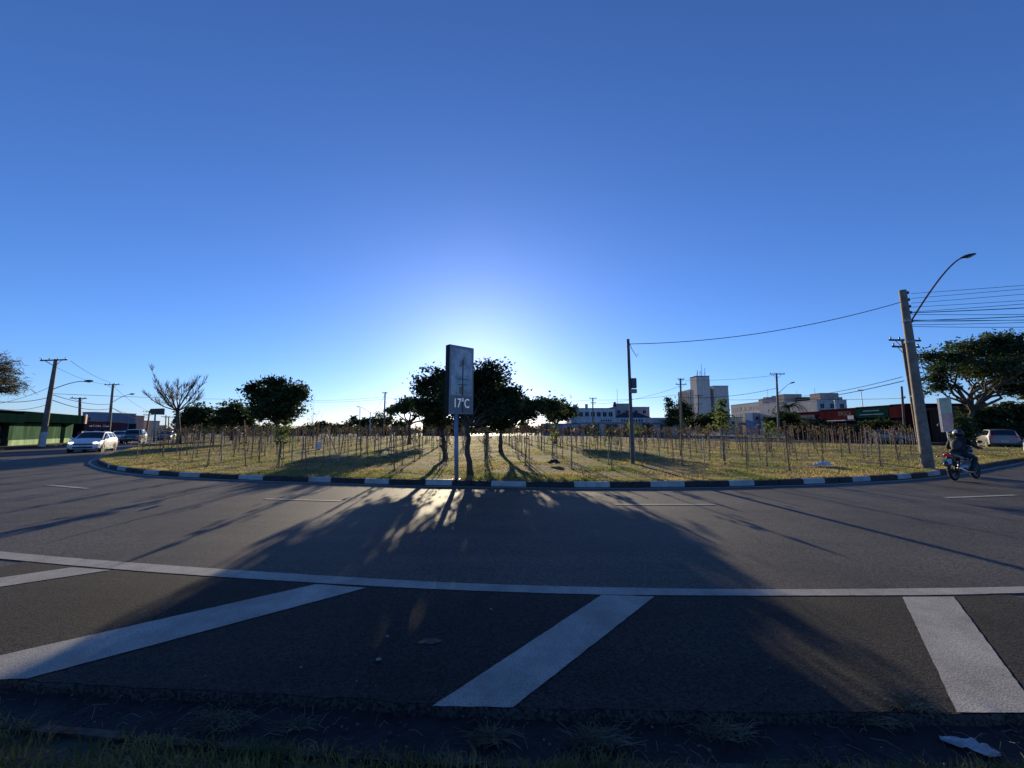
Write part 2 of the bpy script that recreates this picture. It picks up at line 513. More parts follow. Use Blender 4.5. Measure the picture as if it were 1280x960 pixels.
mk = MB()
xs2 = [max(upl[0].x, lol[0].x) + i * 0.05 for i in range(int((min(upl[-1].x, lol[-1].x) - max(upl[0].x, lol[0].x)) / 0.05))]
def rg(x, q): return .004 * noise.noise(V((x * 4, q, 0))) + .005 * noise.noise(V((x * 17, q, 2)))
m_ = len(xs2)
mk.add([(x, interp(lol, x) + rg(x, 1), 0.008) for x in xs2] + [(x, interp(upl, x) + rg(x, 5), 0.008) for x in xs2], [(i, i + 1, m_ + i + 1, m_ + i) for i in range(m_ - 1)])
for quad in ([(395, 730), (458, 734.5), (34, 848), (-150, 853)], [(752, 743.5), (818, 745.5), (641, 884), (541, 882)],
             [(1128, 746), (1192, 745.5), (1300, 891), (1196, 890)], [(90, 709), (138, 712.5), (-330, 783), (-330, 770)],
             [(1490, 738), (1555, 735), (1960, 876), (1790, 878)]):
    mk.poly(ragged([tuple(gp(x, y, 0.008)) for x, y in reversed(quad)], .0035))
def dash(a, b_, w):
    p, q = gp(*a), gp(*b_)
    d = (q - p).normalized(); nn = V((-d.y, d.x, 0)) * w / 2
    mk.poly([tuple(v + V((0, 0, 0.008))) for v in (p - nn, q - nn, q + nn, p + nn)])
for a, b_, w in (((331, 624), (427, 626.5), 0.11), ((768, 631), (894, 631), 0.11), ((60, 606.5), (110, 611), 0.13), ((1183, 622.5), (1270, 619), 0.12), ((2, 577), (20, 574), 0.14), ((-190, 583), (-120, 590), 0.12), ((1500, 606), (1580, 600), 0.12)):
    dash(a, b_, w)

# ------------------------------------------------------------------ island: kerb, lawn
K_px = [(205, 553), (172, 560), (146, 567.5), (129, 573), (122, 577.5), (128, 582), (145, 587), (175, 591.5), (215, 595), (300, 599), (400, 602.5), (500, 605.5), (600, 607.5), (730, 609), (850, 608.5), (950, 606.5), (1040, 603.5), (1135, 598), (1185, 592), (1240, 583), (1280, 576), (1330, 569)]
K0 = [gp(x, y, 0) for x, y in K_px]
K0 = [V((-72, 88, 0)), V((-60, 70, 0))] + K0 + [V((44, 27.5, 0)), V((46.6, 28.6, 0)), V((47, 29.6, 0)), V((45.6, 30.4, 0)), V((39.5, 33.4, 0)), V((30, 47, 0)), V((27, 60, 0)), V((26, 86, 0)), V((20, 93, 0)), V((-20, 96, 0)), V((-62, 95, 0)), V((-70, 93, 0)), V((-72, 88, 0))]
K = resample(K0, 0.33)
if (K[0] - K[-1]).length < 0.2: K.pop()
NK = len(K)
def knorm(i):
    t = K[(i + 1) % NK] - K[i - 1]; t.normalize()
    return V((-t.y, t.x, 0))                        # inward: path runs counter-clockwise seen from above
area = sum(K[i].x * K[(i + 1) % NK].y - K[(i + 1) % NK].x * K[i].y for i in range(NK))
sgn = 1 if area > 0 else -1
kb = MB()
prof = [(0.0, -0.06), (0.010, 0.112), (0.034, 0.138), (0.13, 0.145), (0.135, -0.06)]
np_ = len(prof)
def kpos(t):
    """point and inward normal at fractional index t of the kerb path"""
    i = int(t) % NK; f_ = t - int(t)
    return K[i].lerp(K[(i + 1) % NK], f_), (knorm(i) * (1 - f_) + knorm((i + 1) % NK) * f_).normalized() * sgn
i = 0.0; white = False; rr = random.Random(5)
while i < NK - .5:
    L = rr.choice([2.4, 3, 3, 3.3]) if white else rr.choice([3, 3.4, 4, 5])
    e = min(i + L, NK)
    stones = [(i, (i + e) / 2), ((i + e) / 2, e)] if e - i > 3.2 else [(i, e)]
    for a_, b_ in stones:
        dz, dn, tw = rr.gauss(0, .007), rr.gauss(0, .007), rr.gauss(0, .006)
        n_ = max(2, int((b_ - a_) / .8) + 1)
        ring = []
        for j in range(n_ + 1):
            p, nn = kpos(a_ + .02 + (b_ - a_ - .04) * j / n_)
            for d, z in prof:
                q = p + nn * (d + dn + tw * (j / n_ - .5))
                ring.append((q.x, q.y, z + (dz + tw * (j / n_ - .5) if z > 0 else 0)))
        on = white and -17.5 < K[int(a_) % NK].x < 15.5
        kb.add(ring, [(j * np_ + k, (j + 1) * np_ + k, (j + 1) * np_ + k + 1, j * np_ + k + 1) for j in range(n_) for k in range(np_ - 1)] + [tuple(range(np_)), tuple(n_ * np_ + k for k in reversed(range(np_)))], 1 if on else 0)
    i = e; white = not white
struct(kb.build('island_kerb', [M['kerb_black'], M['kerb_white']]))

# white edge line along the kerb
for i in range(NK):
    if K[i].y < 45 and K[i].x < 30:
        j = (i + 1) % NK
        a, c = K[i] - knorm(i) * sgn * 0.22, K[j] - knorm(j) * sgn * 0.22
        a2, c2 = K[i] - knorm(i) * sgn * 0.32, K[j] - knorm(j) * sgn * 0.32
        mk.poly([(p.x, p.y, 0.008) for p in (a2, c2, c, a)])
struct(mk.build('road_markings', M['white_paint']))

KI = [K[i] + knorm(i) * sgn * 0.125 for i in range(NK)]
KX = [(p.x, p.y) for p in KI]
def inside(x, y):
    c = False
    j = NK - 1
    for i in range(NK):
        xi, yi = KX[i]; xj, yj = KX[j]
        if (yi > y) != (yj > y) and x < (xj - xi) * (y - yi) / (yj - yi) + xi:
            c = not c
        j = i
    return c
def bdist(x, y):
    return sqrt(min((a - x) ** 2 + (b_ - y) ** 2 for a, b_ in KX))
def lawn_z(x, y, d=None):
    if d is None: d = bdist(x, y)
    return 0.135 + 0.30 * (1 - exp(-d / 9)) + 0.05 * min(1, d / 2) * noise.noise(V((x * 0.25, y * 0.25, 0)))
pts = [V(p) for p in KX]
n0 = len(pts)
zz = [0.135] * n0
y = 10.0
while y < 98:
    st = 0.7 if y < 30 else 1.6
    x = -76.0
    while x < 50:
        xx, yy = x + U(-.2, .2), y + U(-.2, .2)
        if inside(xx, yy):
            d = bdist(xx, yy)
            if d > 0.3:
                pts.append(V((xx, yy))); zz.append(lawn_z(xx, yy, d))
        x += st
    y += st
res = delaunay_2d_cdt(pts, [(i, (i + 1) % n0) for i in range(n0)], [], 1, 1e-5)
lw = MB()
orig = res[3]
lw.v = [(v[0], v[1], zz[orig[i][0]] if orig[i] else 0.2) for i, v in enumerate(res[0])]
lw.f = [tuple(f) for f in res[2]]; lw.m = [0] * len(lw.f)
def lawn_material():
    m, nt, bs = base_mat('dry lawn')
    a = noise_col(nt, (0.07, 0.10, 0.02), (0.28, 0.21, 0.085), 0.35, detail=8, lo=0.42, hi=0.58)
    soil = noise_col(nt, (0.10, 0.06, 0.038), (0.20, 0.13, 0.08), 3.0, detail=6)
    tc = nd(nt, 'ShaderNodeTexCoord'); mp = nd(nt, 'ShaderNodeMapping'); mp.inputs['Scale'].default_value = (0.5, 1.3, 1)
    nt.links.new(tc.outputs['Object'], mp.inputs['Vector'])
    k = noise_col(nt, (0, 0, 0), (1, 1, 1), 0.9, detail=6, lo=0.47, hi=0.55, vec=mp.outputs['Vector'])
    fine = noise_col(nt, (0.6, 0.6, 0.6), (1.35, 1.35, 1.35), 14, detail=6)
    nt.links.new(mix(nt, 1.0, mix(nt, k, a, soil), fine, 'MULTIPLY'), bs.inputs['Base Color'])
    bs.inputs['Roughness'].default_value = 0.95
    bs.inputs['Specular IOR Level'].default_value = 0.1
    bump(nt, bs, 9, 1.0, 0.06, 8)
    return m
struct(lw.build('lawn', lawn_material(), smooth=True))

# lawn blades (uncountable)
gb = MB()
def tuft(mb, x, y, z, h, n, spread, w):
    for _ in range(n):
        a = U(0, 2 * pi); bx, by = x + U(-spread, spread), y + U(-spread, spread)
        l = h * U(0.5, 1.2); lean = U(0.2, 0.9) * l; ww = w * U(0.6, 1.3)
        ca, sa = cos(a), sin(a); c2 = cos(a + U(-.6, .6) ); s2 = sin(a)
        mb.add([(bx - sa * ww, by + ca * ww, z), (bx + sa * ww, by - ca * ww, z), (bx + c2 * lean, by + s2 * lean, z + l)], [(0, 1, 2)])
cnt = 0
while cnt < 46000:
    yy = 10.8 + 34 * (R.random() ** 2.2)
    xx = U(-1.25, 1.25) * (yy + 4)
    if not inside(xx, yy): continue
    d = bdist(xx, yy)
    nz = noise.noise(V((xx * 0.45, yy * 0.8, 7)))
    if nz < -0.05 and d > 0.5 and R.random() < 0.85: continue
    tuft(gb, xx, yy, lawn_z(xx, yy, d) - 0.01, 0.055 + 0.05 * max(0, nz), 3, 0.07, 0.006 + 0.0004 * yy)
    cnt += 1
# ragged fringe over the kerb
for i in range(NK):
    if K[i].y < 40:
        for _ in range(26):
            p = K[i] + knorm(i) * sgn * U(0.11, 0.45) + (K[(i + 1) % NK] - K[i]) * R.random()
            tuft(gb, p.x, p.y, 0.12, 0.075, 3, 0.05, 0.007)
gb_o = gb.build('grass', M['grass_blade']); gb_o['kind'] = 'stuff'

# ------------------------------------------------------------------ near verge: gutter, kerb, grass
kl_px = [(-420, 855), (-200, 876), (0, 897), (215, 918), (400, 932), (640, 945), (960, 951), (1280, 954), (1480, 952), (1700, 946)]
kl = resample([gp(x, y, 0.05) for x, y in kl_px], 0.12)
g_ = MB()
GZ = -0.05
gx = [kl[0].x + 0.03 + i * 0.08 for i in range(int((kl[-1].x - kl[0].x - 0.06) / 0.08))]
rows = 7
vs = []
for x in gx:
    y0, y1 = interp(kl, x) - 0.02, interp(edge, x) - 0.004
    for r in range(rows):
        t = r / (rows - 1)
        yy = y0 + (y1 - y0) * t
        vs.append((x, yy, GZ - 0.01 * sin(pi * t) + 0.012 * noise.noise(V((x * 6, yy * 9, 0)))))
g_.add(vs, [((i) * rows + r, (i + 1) * rows + r, (i + 1) * rows + r + 1, i * rows + r + 1) for i in range(len(gx) - 1) for r in range(rows - 1)])
struct(g_.build('gutter', M['gutter'], smooth=True))
k2 = MB()
vs = []
kp = [(0.0, -0.1), (-0.004, 0.033), (-0.012, 0.047), (-0.055, 0.048), (-0.06, -0.1)]
for i, p in enumerate(kl):
    j = 0.018 * noise.noise(V((p.x * 1.7, 9, 0)))
    for d, z in kp:
        vs.append((p.x, p.y + d + j, z + (0.012 * noise.noise(V((p.x * 3, 2, 0))) if z > 0 else 0)))
k2.add(vs, [(i * 5 + k, i * 5 + k + 1, (i + 1) * 5 + k + 1, (i + 1) * 5 + k) for i in range(len(kl) - 1) for k in range(4)])
struct(k2.build('near_kerb', M['concrete_kerb'], smooth=True, angle=40))
vz = MB()
vx = [kl[0].x + 0.1 + i * 0.15 for i in range(int((kl[-1].x - kl[0].x - 0.2) / 0.15))]
rowsy = [0.0, 0.05, 0.12, 0.25, 0.45, 0.7, 1.0, 1.5, 2.5, 5, 12]
vs = []
def verge_z(x, d):
    return 0.03 + 0.03 * min(1, d / 0.3) + 0.02 * noise.noise(V((x * 2, d * 3, 1))) * min(1, d / 0.2)
for x in vx:
    y1 = interp(kl, x) - 0.045
    for d in rowsy:
        vs.append((x, y1 - d, verge_z(x, d)))
nr = len(rowsy)
vz.add(vs, [(i * nr + r, i * nr + r + 1, (i + 1) * nr + r + 1, (i + 1) * nr + r) for i in range(len(vx) - 1) for r in range(nr - 1)])
struct(vz.build('verge', mat('verge soil', (0.045, 0.042, 0.025), 0.95, var=0.4, scale=10, bmp=0.8), smooth=True))
vb = MB()
def blade(mb, x, y, z, h, w, a, bend):
    ca, sa = cos(a), sin(a)
    px_, py_ = -sa * w, ca * w
    k = 0.45
    mb.add([(x - px_, y - py_, z), (x + px_, y + py_, z), (x + ca * bend * k * h - px_ * .8, y + sa * bend * k * h - py_ * .8, z + h * 0.6), (x + ca * bend * k * h + px_ * .8, y + sa * bend * k * h + py_ * .8, z + h * 0.6), (x + ca * bend * h, y + sa * bend * h, z + h * (1 - 0.25 * bend))],
           [(0, 1, 3, 2), (2, 3, 4)])
cnt = 0
while cnt < 36000:
    x = U(-4.6, 4.6) if R.random() < 0.9 else U(-9, 9)
    d = 0.9 * R.random() ** 1.3
    y1 = interp(kl, x) - 0.02
    dens = noise.noise(V((x * 1.6, (y1 - d) * 2.2, 5)))
    if R.random() > 0.75 + dens: continue
    h = U(0.03, 0.095) * (1 + 0.7 * max(0, dens)) * (0.75 if d < 0.08 else 1)
    blade(vb, x, y1 - d, verge_z(x, d) - 0.005, h, U(0.0016, 0.0036), U(0, 2 * pi), U(0.2, 1.2))
    cnt += 1
v_o = vb.build('verge_grass', M['verge_blade']); v_o['kind'] = 'stuff'

# gutter debris
sg = MB()
for _ in range(900):
    x = U(-5, 5); y0, y1 = interp(kl, x), interp(edge, x)
    t = R.random(); yy = y0 + (y1 - y0) * t
    if R.random() < 0.62:
        r = U(0.003, 0.012); sg.ellipsoid((x, yy, GZ + r * 0.3), (r, r * U(.6, 1), r * .6), 5, 3, mi=R.choice([0, 0, 1]))
    else:
        a = U(0, pi); l = U(0.03, 0.14)
        sg.tube([(x, yy, GZ + 0.012), (x + cos(a) * l * .5, yy + sin(a) * l * .5, GZ + 0.02 + U(0, .02)), (x + cos(a) * l, yy + sin(a) * l, GZ + 0.012)], 0.0015, 3, mi=2)
so_ = sg.build('gutter_litter', [mat('grit', (0.07, 0.06, 0.055), .9, var=.4), mat('pale grit', (0.15, 0.14, 0.13), .9, var=.3), M['straw']]); so_['kind'] = 'stuff'
sg = MB()
for _ in range(170):
    yy = 2.5 + 8 * R.random() ** 1.5; x = U(-1.2, 1.2) * yy
    r = U(0.002, 0.006); sg.ellipsoid((x, yy, 0.006 + r * .4), (r, r * U(.6, 1), r * .6), 5, 3)
for x, yy, r in [(gp(473, 826).x, gp(473, 826).y, 0.02), (gp(376, 836).x, gp(376, 836).y, 0.010), (gp(614, 763).x, gp(614, 763).y, .014), (gp(484, 797).x, gp(484, 797).y, .012)]:
    sg.ellipsoid((x, yy, 0.01), (r, r * .8, .006), 8, 4)
so_ = sg.build('gravel', mat('light stone chips', (0.24, 0.23, 0.21), .9, var=.4, scale=20)); so_['kind'] = 'stuff'

def straw_clump(px, py, w, h, label, n=170, z=GZ):
    c = gp(px, py, z)
    mb = MB()
    for _ in range(n):
        a = U(0, 2 * pi); r = sqrt(R.random())
        x, y = cos(a) * r * w, sin(a) * r * w * 0.35
        t = U(0, 2 * pi); l = U(0.05, 0.16)
        z0 = h * (1 - r * r) * R.random()
        e = V((x + cos(t) * l, y + sin(t) * l * .6, max(0.004, z0 + U(-.02, .045))))
        m0 = V((x + cos(t) * l * .5, y + sin(t) * l * .3, z0 + U(0.005, .03)))
        mb.tube([(x, y, max(0.003, z0)), m0, e], [0.0016, 0.0015, 0.0006], 3)
    o = mb.build('dry_grass_clump', M['straw']); o.location = c
    tag(o, label, 'dry grass', 'dry grass clumps in the gutter')
straw_clump(275, 906, 0.16, 0.06, 'long loose heap of dry grass at the left end of the gutter')
straw_clump(612, 926, 0.07, 0.05, 'small round tuft of dead grass in the gutter under the middle stripe')
straw_clump(745, 930, 0.13, 0.06, 'dense dry grass tuft leaning on the near kerb right of the middle stripe', 240)
straw_clump(905, 918, 0.13, 0.05, 'flat drift of dead grass in the gutter midway between two stripes')
straw_clump(1090, 902, 0.10, 0.04, 'dry grass wisp lying against the broken asphalt edge')
straw_clump(1140, 882, 0.13, 0.05, 'dry grass clump lying up on the asphalt beside the right stripe', z=0.006)
straw_clump(365, 911, 0.07, 0.03, 'tiny pale wisp of straw in the gutter beneath the long stripe', 60)

def crumpled(name, px, py, z, sx, sy, h, label, cat, material, seed, Yabs=None, rz=0.0):
    c = gp(px, py, z)
    mb = MB(); nx, ny = 18, 12; vs = []
    for j in range(ny + 1):
        for i in range(nx + 1):
            u, v = i / nx * 2 - 1, j / ny * 2 - 1
            edge_r = 1 + 0.35 * noise.noise(V((atan2(v, u) * 1.3, seed, 0)))
            k = max(0, 1 - (u * u + v * v) * 0.75)
            zz_ = h * (0.15 + 0.85 * k) * (0.45 + 1.1 * abs(noise.noise(V((u * 2.6 + seed, v * 2.6, seed))))) + 0.004
            w = sqrt(max(0.02, 1 - 0.5 * v * v)) * edge_r; w2 = sqrt(max(0.02, 1 - 0.6 * u * u)) * edge_r
            vs.append((u * sx * w * (1 + .15 * noise.noise(V((v * 3, seed, u)))), v * sy * w2 + 0.3 * sy * u * u * noise.noise(V((seed, 1, 1))), zz_))
    W_ = nx + 1
    mb.add(vs, [(j * W_ + i, j * W_ + i + 1, (j + 1) * W_ + i + 1, (j + 1) * W_ + i) for j in range(ny) for i in range(nx)])
    o = mb.build(name, material); o.location = c; o.rotation_euler = (0, 0, rz)
    md = o.modifiers.new('thick', 'SOLIDIFY'); md.thickness = 0.003
    return tag(o, label, cat)
crumpled('plastic_bag', 1214, 936, GZ, 0.105, 0.038, 0.05, 'crumpled white plastic bag lying in the dark gutter at the lower right', 'litter', M['plastic_white'], 3.1, rz=-0.5)
crumpled('plastic_bag', 1028, 582, 0.24, 0.36, 0.2, 0.16, 'white plastic bag lying flat on the island grass near the right kerb', 'litter', M['plastic_white'], 5.7)
crumpled('rubbish_bag', 692, 580, 0.30, 0.24, 0.2, 0.20, 'black rubbish bag dumped on the grass right of the clock sign', 'rubbish bag', M['plastic_dark'], 8.2)
st = MB()
pz = gp(537, 803); a0 = 0.7
st.poly([(pz.x + cos(t) * (0.10 + .04 * noise.noise(V((cos(t) * 2, sin(t) * 2, 3)))) * 0.8 + sin(t) * .02, pz.y + sin(t) * 0.035 * (1 + .5 * noise.noise(V((cos(t) * 3, sin(t) * 3, 9)))), 0.0085) for t in [2 * pi * k / 26 for k in range(26)]])
def stain_mat():
    m, nt, bs = base_mat('ochre paint stain')
    k = noise_col(nt, (0.04, 0.038, 0.036), (0.16, 0.11, 0.035), 22, detail=8, lo=0.45, hi=0.62)
    nt.links.new(k, bs.inputs['Base Color']); bs.inputs['Roughness'].default_value = .8
    return m
struct(st.build('road_stain', stain_mat()))

# ------------------------------------------------------------------ trees
def leaf_card(mb, p, size, rnd, elong=1.6, nrm=None):
    d = V((rnd.gauss(0, 1), rnd.gauss(0, 1), rnd.gauss(0, 0.7)))
    if d.length < 1e-3: d = V((1, 0, 0))
    d.normalize()
    q = d.orthogonal().normalized()
    q = Quaternion(d, rnd.uniform(0, 2 * pi)) @ q
    l, w = size * elong * 0.5, size * 0.5
    nn = d.cross(q) * w * 0.25
    mb.add([p - d * l, p + q * w * 0.8 - nn, p + d * l, p - q * w * 0.8 - nn], [(0, 1, 2, 3)])

def crown_mesh(blobs, count, leaf, rnd, clump=0.35, per=26, elong=1.6, shell=0.45, core=0.5):
    """leaf cards gathered in clumps that fill the blobs unevenly"""
    mb = MB()
    vol = [(b_[1][0] * b_[1][1] * b_[1][2]) ** 0.75 for b_ in blobs]
    tot = sum(vol)
    for (c, r), vv in zip(blobs, vol):
        nc = max(3, int(count * vv / tot / per))
        for _ in range(nc):
            d = V((rnd.gauss(0, 1), rnd.gauss(0, 1), rnd.gauss(0, 1))).normalized()
            k = shell + (1.02 - shell) * rnd.random() if rnd.random() > core * 0.5 else rnd.random() * shell
            if rnd.random() < 0.03: k *= 1.12
            cc = V((c[0] + d.x * r[0] * k, c[1] + d.y * r[1] * k, c[2] + d.z * r[2] * k))
            cs = clump * rnd.uniform(0.5, 1.3)
            for _ in range(int(per * rnd.uniform(0.5, 1.5))):
                p = cc + V((rnd.gauss(0, cs * .55), rnd.gauss(0, cs * .55), rnd.gauss(0, cs * .36)))
                leaf_card(mb, p, leaf * rnd.uniform(0.6, 1.3), rnd, elong)
    return mb

def limb(mb, p0, p1, r0, r1, rnd, wob=0.12, n=5, seg=7):
    p0, p1 = V(p0), V(p1)
    L = (p1 - p0).length
    pts, rad = [], []
    for i in range(n + 1):
        t = i / n
        w = wob * L * sin(pi * t) * 0.5
        pts.append(p0.lerp(p1, t) + V((rnd.uniform(-w, w), rnd.uniform(-w, w), rnd.uniform(-w, w) * .5 + 0.10 * L * sin(pi * t) * wob)))
        rad.append(r0 + (r1 - r0) * t)
    mb.tube(pts, rad, seg)
    return pts

def tree(name, label, Y, base, fork, blobs, count, leaf, mt, group=None, rad=0.15, bark='bark', seed=1, depth=1.0, clump=0.35, per=26, elong=1.6, shell=0.45, core=0.5, zb=None, wob=0.2, extra_limbs=0, trunk_pts=None):
    """base, fork: photo points of the trunk foot and fork; blobs: (px, py, rx, ry, depth offset) in photo pixels"""
    rnd = random.Random(seed)
    bp = dp(base[0], base[1], Y)
    z0 = (lawn_z(bp.x, bp.y) - 0.05 if inside(bp.x, bp.y) else 0.0) if zb is None else zb
    bp.z = z0
    root = thing(name, label, 'tree', bp, 0, group)
    fp = dp(fork[0], fork[1], Y) - bp
    s = Y / F * 0.995
    tb = MB()
    n = 7
    pts, rr_ = [], []
    for i in range(n + 1):
        t = i / n
        w = 0.03 * fp.length * sin(pi * t)
        pts.append(V((0, 0, 0)).lerp(fp, t) + V((rnd.uniform(-w, w), rnd.uniform(-w, w), 0)))
        rr_.append(rad * (1.25 if i == 0 else 1.0) * (1 - 0.35 * t))
    tb.tube(pts, rr_, 10)
    B = []
    for bl in blobs:
        x, y, rx, ry = bl[:4]; dy = bl[4] if len(bl) > 4 else 0.0
        rd = bl[5] if len(bl) > 5 else (rx + ry) / 2 * depth
        c = dp(x, y, Y + dy) - bp
        kk = (Y + dy) / F
        B.append(((c.x, c.y, c.z), (rx * kk, rd * kk, ry * kk)))
    for c, r in B:
        c = V(c)
        e = limb(tb, fp * 0.97, c, rad * 0.52, rad * 0.14, rnd, wob)
        for _ in range(2 + extra_limbs):
            d = V((rnd.gauss(0, 1), rnd.gauss(0, 1), rnd.gauss(0.3, .7))).normalized()
            t_ = e[rnd.choice([2, 3, 4])]
            limb(tb, t_, c + V((d.x * r[0], d.y * r[1], d.z * r[2])) * 0.8, rad * 0.22, rad * 0.05, rnd, wob, 4, 5)
    tb.build('trunk', M[bark], root, smooth=True)
    crown_mesh(B, count, leaf, rnd, clump, per, elong, shell, core).build('crown', M[mt], root)
    return root

tree('round_tree', 'dark round-crowned tree standing right behind the clock sign by the front kerb', 12.3, (588, 600), (583, 530),
     [(612, 470, 27, 21, .5), (590, 480, 26, 24, 1.1), (634, 493, 23, 13, .5), (668, 507, 21, 9, 0), (655, 517, 28, 11, .8), (605, 508, 40, 20, 1.0), (572, 500, 24, 22, 1.3), (632, 516, 34, 13, .2), (600, 495, 30, 20, .9), (578, 464, 16, 13, 1.3), (690, 508, 18, 12, .4), (620, 528, 30, 9, .8)],
     25000, 0.085, 'leaf_dark', rad=0.10, seed=3, depth=1.1, clump=0.28, shell=0.35, core=1.0)
tree('round_tree', 'dark broad tree behind and left of the clock sign, half hidden by it', 17.5, (557, 573), (552, 537),
     [(545, 476, 28, 19), (530, 488, 16, 18, .5), (560, 495, 26, 24, -.5), (545, 508, 28, 18, .6), (575, 512, 24, 16), (528, 508, 14, 15, -.8), (562, 470, 18, 14, .8), (548, 526, 26, 9)],
     14000, 0.10, 'leaf_dark', rad=0.12, seed=5, depth=1.2, clump=0.3, shell=0.35, core=1.0)
tree('round_tree', 'dark tree farther back that fills the gap right of the main trunk', 21.5, (626, 562), (626, 538),
     [(616, 486, 24, 16), (640, 502, 17, 12, .6), (655, 504, 16, 13, .2), (604, 496, 22, 18, -.4), (630, 505, 30, 16, .4), (600, 506, 18, 14, .3), (612, 518, 26, 11), (648, 510, 14, 12)],
     12500, 0.12, 'leaf_dark', rad=0.13, seed=6, depth=1.2, clump=0.30, shell=0.35, core=0.9)
tree('umbrella_tree', 'flat-topped spreading tree with a forked trunk left of the clock sign', 33, (512, 550), (512, 530),
     [(500, 510, 15, 8), (523, 505, 16, 9, .5), (512, 503, 14, 7), (536, 512, 12, 8), (491, 513, 8, 5), (545, 520, 10, 10, 1)], 5200, 0.17, 'leaf_mid', rad=0.17, seed=8, clump=0.4, shell=0.3, bark='bark', extra_limbs=1)
tree('round_tree', 'tall dense dark tree with ragged top left of the plaza', 42, (347, 550), (347, 530),
     [(352, 492, 27, 17), (330, 492, 22, 17, .8), (365, 502, 19, 20), (340, 510, 27, 16, -.8), (315, 486, 12, 12), (350, 520, 22, 14, .5), (372, 492, 13, 16), (322, 512, 17, 14), (344, 479, 20, 9)],
     13500, 0.23, 'leaf_dark', 'dark trees on the left of the plaza', rad=0.30, seed=13, clump=0.65, shell=0.4, core=0.9)
tree('round_tree', 'low dark tree left of the tall ragged tree', 50, (290, 548), (289, 535), [(285, 518, 16, 15), (300, 521, 15, 16), (276, 528, 10, 12), (296, 510, 11, 9), (310, 526, 10, 12)], 5000, 0.26, 'leaf_dark', 'dark trees on the left of the plaza', rad=0.26, seed=14, clump=0.7, shell=0.4, core=0.9)
tree('round_tree', 'rounded dark tree right behind the leafless tree', 54, (248, 548), (248, 537), [(240, 522, 15, 13), (256, 523, 16, 13), (247, 514, 16, 9), (264, 530, 10, 9), (232, 530, 9, 10)], 5000, 0.28, 'leaf_dark', 'dark trees on the left of the plaza', rad=0.25, seed=15, clump=0.7, shell=0.35, core=0.9)
tree('round_tree', 'small dark tree with two rounded clumps right of the clock sign', 34, (694, 550), (695, 530),
     [(705, 511, 12, 10), (690, 520, 9, 8), (713, 515, 9, 9), (701, 520, 13, 8), (682, 513, 7, 6, .5)], 4600, 0.17, 'leaf_dark', rad=0.17, seed=17, clump=0.4, shell=0.3, core=0.9)
tree('round_tree', 'big spreading tree with thick forked branches behind the silver car on the right', 42, (1196, 545), (1216, 513),
     [(1185, 449, 25, 13), (1215, 437, 30, 14, 1), (1250, 440, 30, 18), (1285, 437, 28, 19), (1235, 459, 36, 16, -1.5), (1175, 462, 22, 9, -1), (1272, 466, 28, 17, 1), (1207, 463, 22, 10, 2), (1160, 446, 12, 9), (1320, 450, 30, 20), (1172, 484, 17, 8), (1258, 482, 28, 9, 1), (1285, 487, 24, 10), (1168, 474, 15, 7), (1250, 425, 25, 10)],
     25000, 0.22, 'leaf_canopy', rad=0.30, bark='bark', seed=21, depth=1.3, clump=0.7, shell=0.35, core=0.7, zb=0.1, extra_limbs=1, wob=.3)
tree('slender_tree', 'loose feathery light green tree left of the tower building', 92, (837, 545), (837, 530), [(837, 506, 6, 9), (843, 516, 7, 9), (836, 520, 6, 8), (834, 499, 3, 4), (840, 528, 9, 6)], 2000, 0.36, 'leaf_mid', 'trees before the far buildings', rad=0.2, seed=23, clump=.7, per=16, shell=0.3, zb=0)
tree('dense_tree', 'dark narrow tree directly left of the tower building', 100, (855, 545), (855, 532), [(853, 512, 7, 12), (848, 522, 9, 10), (858, 524, 8, 10), (862, 516, 5, 8)], 2400, 0.42, 'leaf_dark', 'trees before the far buildings', rad=0.25, seed=24, clump=.8, shell=0.4, zb=0)
tree('dense_tree', 'wide low dark tree in front of the tower building', 66, (884, 548), (884, 537), [(870, 528, 12, 9), (888, 523, 14, 9), (900, 521, 12, 8), (880, 533, 18, 8), (897, 532, 12, 9), (862, 531, 9, 7)], 4600, 0.32, 'leaf_dark', 'trees before the far buildings', rad=0.3, seed=25, clump=.8, shell=0.35, core=0.9, zb=0)
tree('dense_tree', 'dark leafy tree at the foot of the tall street-lamp pole by the apartments', 62, (983, 548), (983, 537), [(968, 527, 10, 11), (982, 523, 12, 9), (996, 528, 10, 10), (975, 535, 14, 7), (990, 536, 14, 7)], 3600, 0.3, 'leaf_dark', 'trees before the far buildings', rad=0.25, seed=26, clump=.75, shell=0.35, core=0.8, zb=0)
tree('dense_tree', 'bushy olive tree in front of the dark red shop', 56, (1012, 550), (1012, 542), [(1004, 536, 10, 9), (1016, 533, 10, 9), (1026, 538, 10, 8)], 2600, 0.26, 'leaf_olive', 'trees before the far buildings', rad=0.2, seed=27, clump=.6, shell=0.3, core=0.8, zb=0)
tree('dense_tree', 'wide low dark tree under the green shop sign', 50, (1095, 550), (1095, 540), [(1080, 533, 9, 7), (1095, 531, 12, 8), (1110, 532, 9, 8), (1096, 538, 14, 6)], 2800, 0.24, 'leaf_dark', 'trees before the far buildings', rad=0.18, seed=28, clump=.55, shell=0.3, core=0.9, zb=0)
tree('wispy_tree', 'needle-leaved tree with layered sprays at the left edge', 30, (-46, 562), (-40, 500),
     [(-2, 455, 16, 9), (8, 463, 17, 6), (6, 473, 20, 6, .5), (0, 485, 20, 6, -.5), (-30, 455, 25, 12), (-30, 478, 28, 14), (14, 489, 14, 4), (-55, 465, 25, 18), (20, 482, 9, 4), (-10, 446, 12, 4)],
     6500, 0.05, 'leaf_needle', rad=0.28, seed=31, clump=0.5, elong=11, shell=0.3, zb=0.1, depth=1.3)
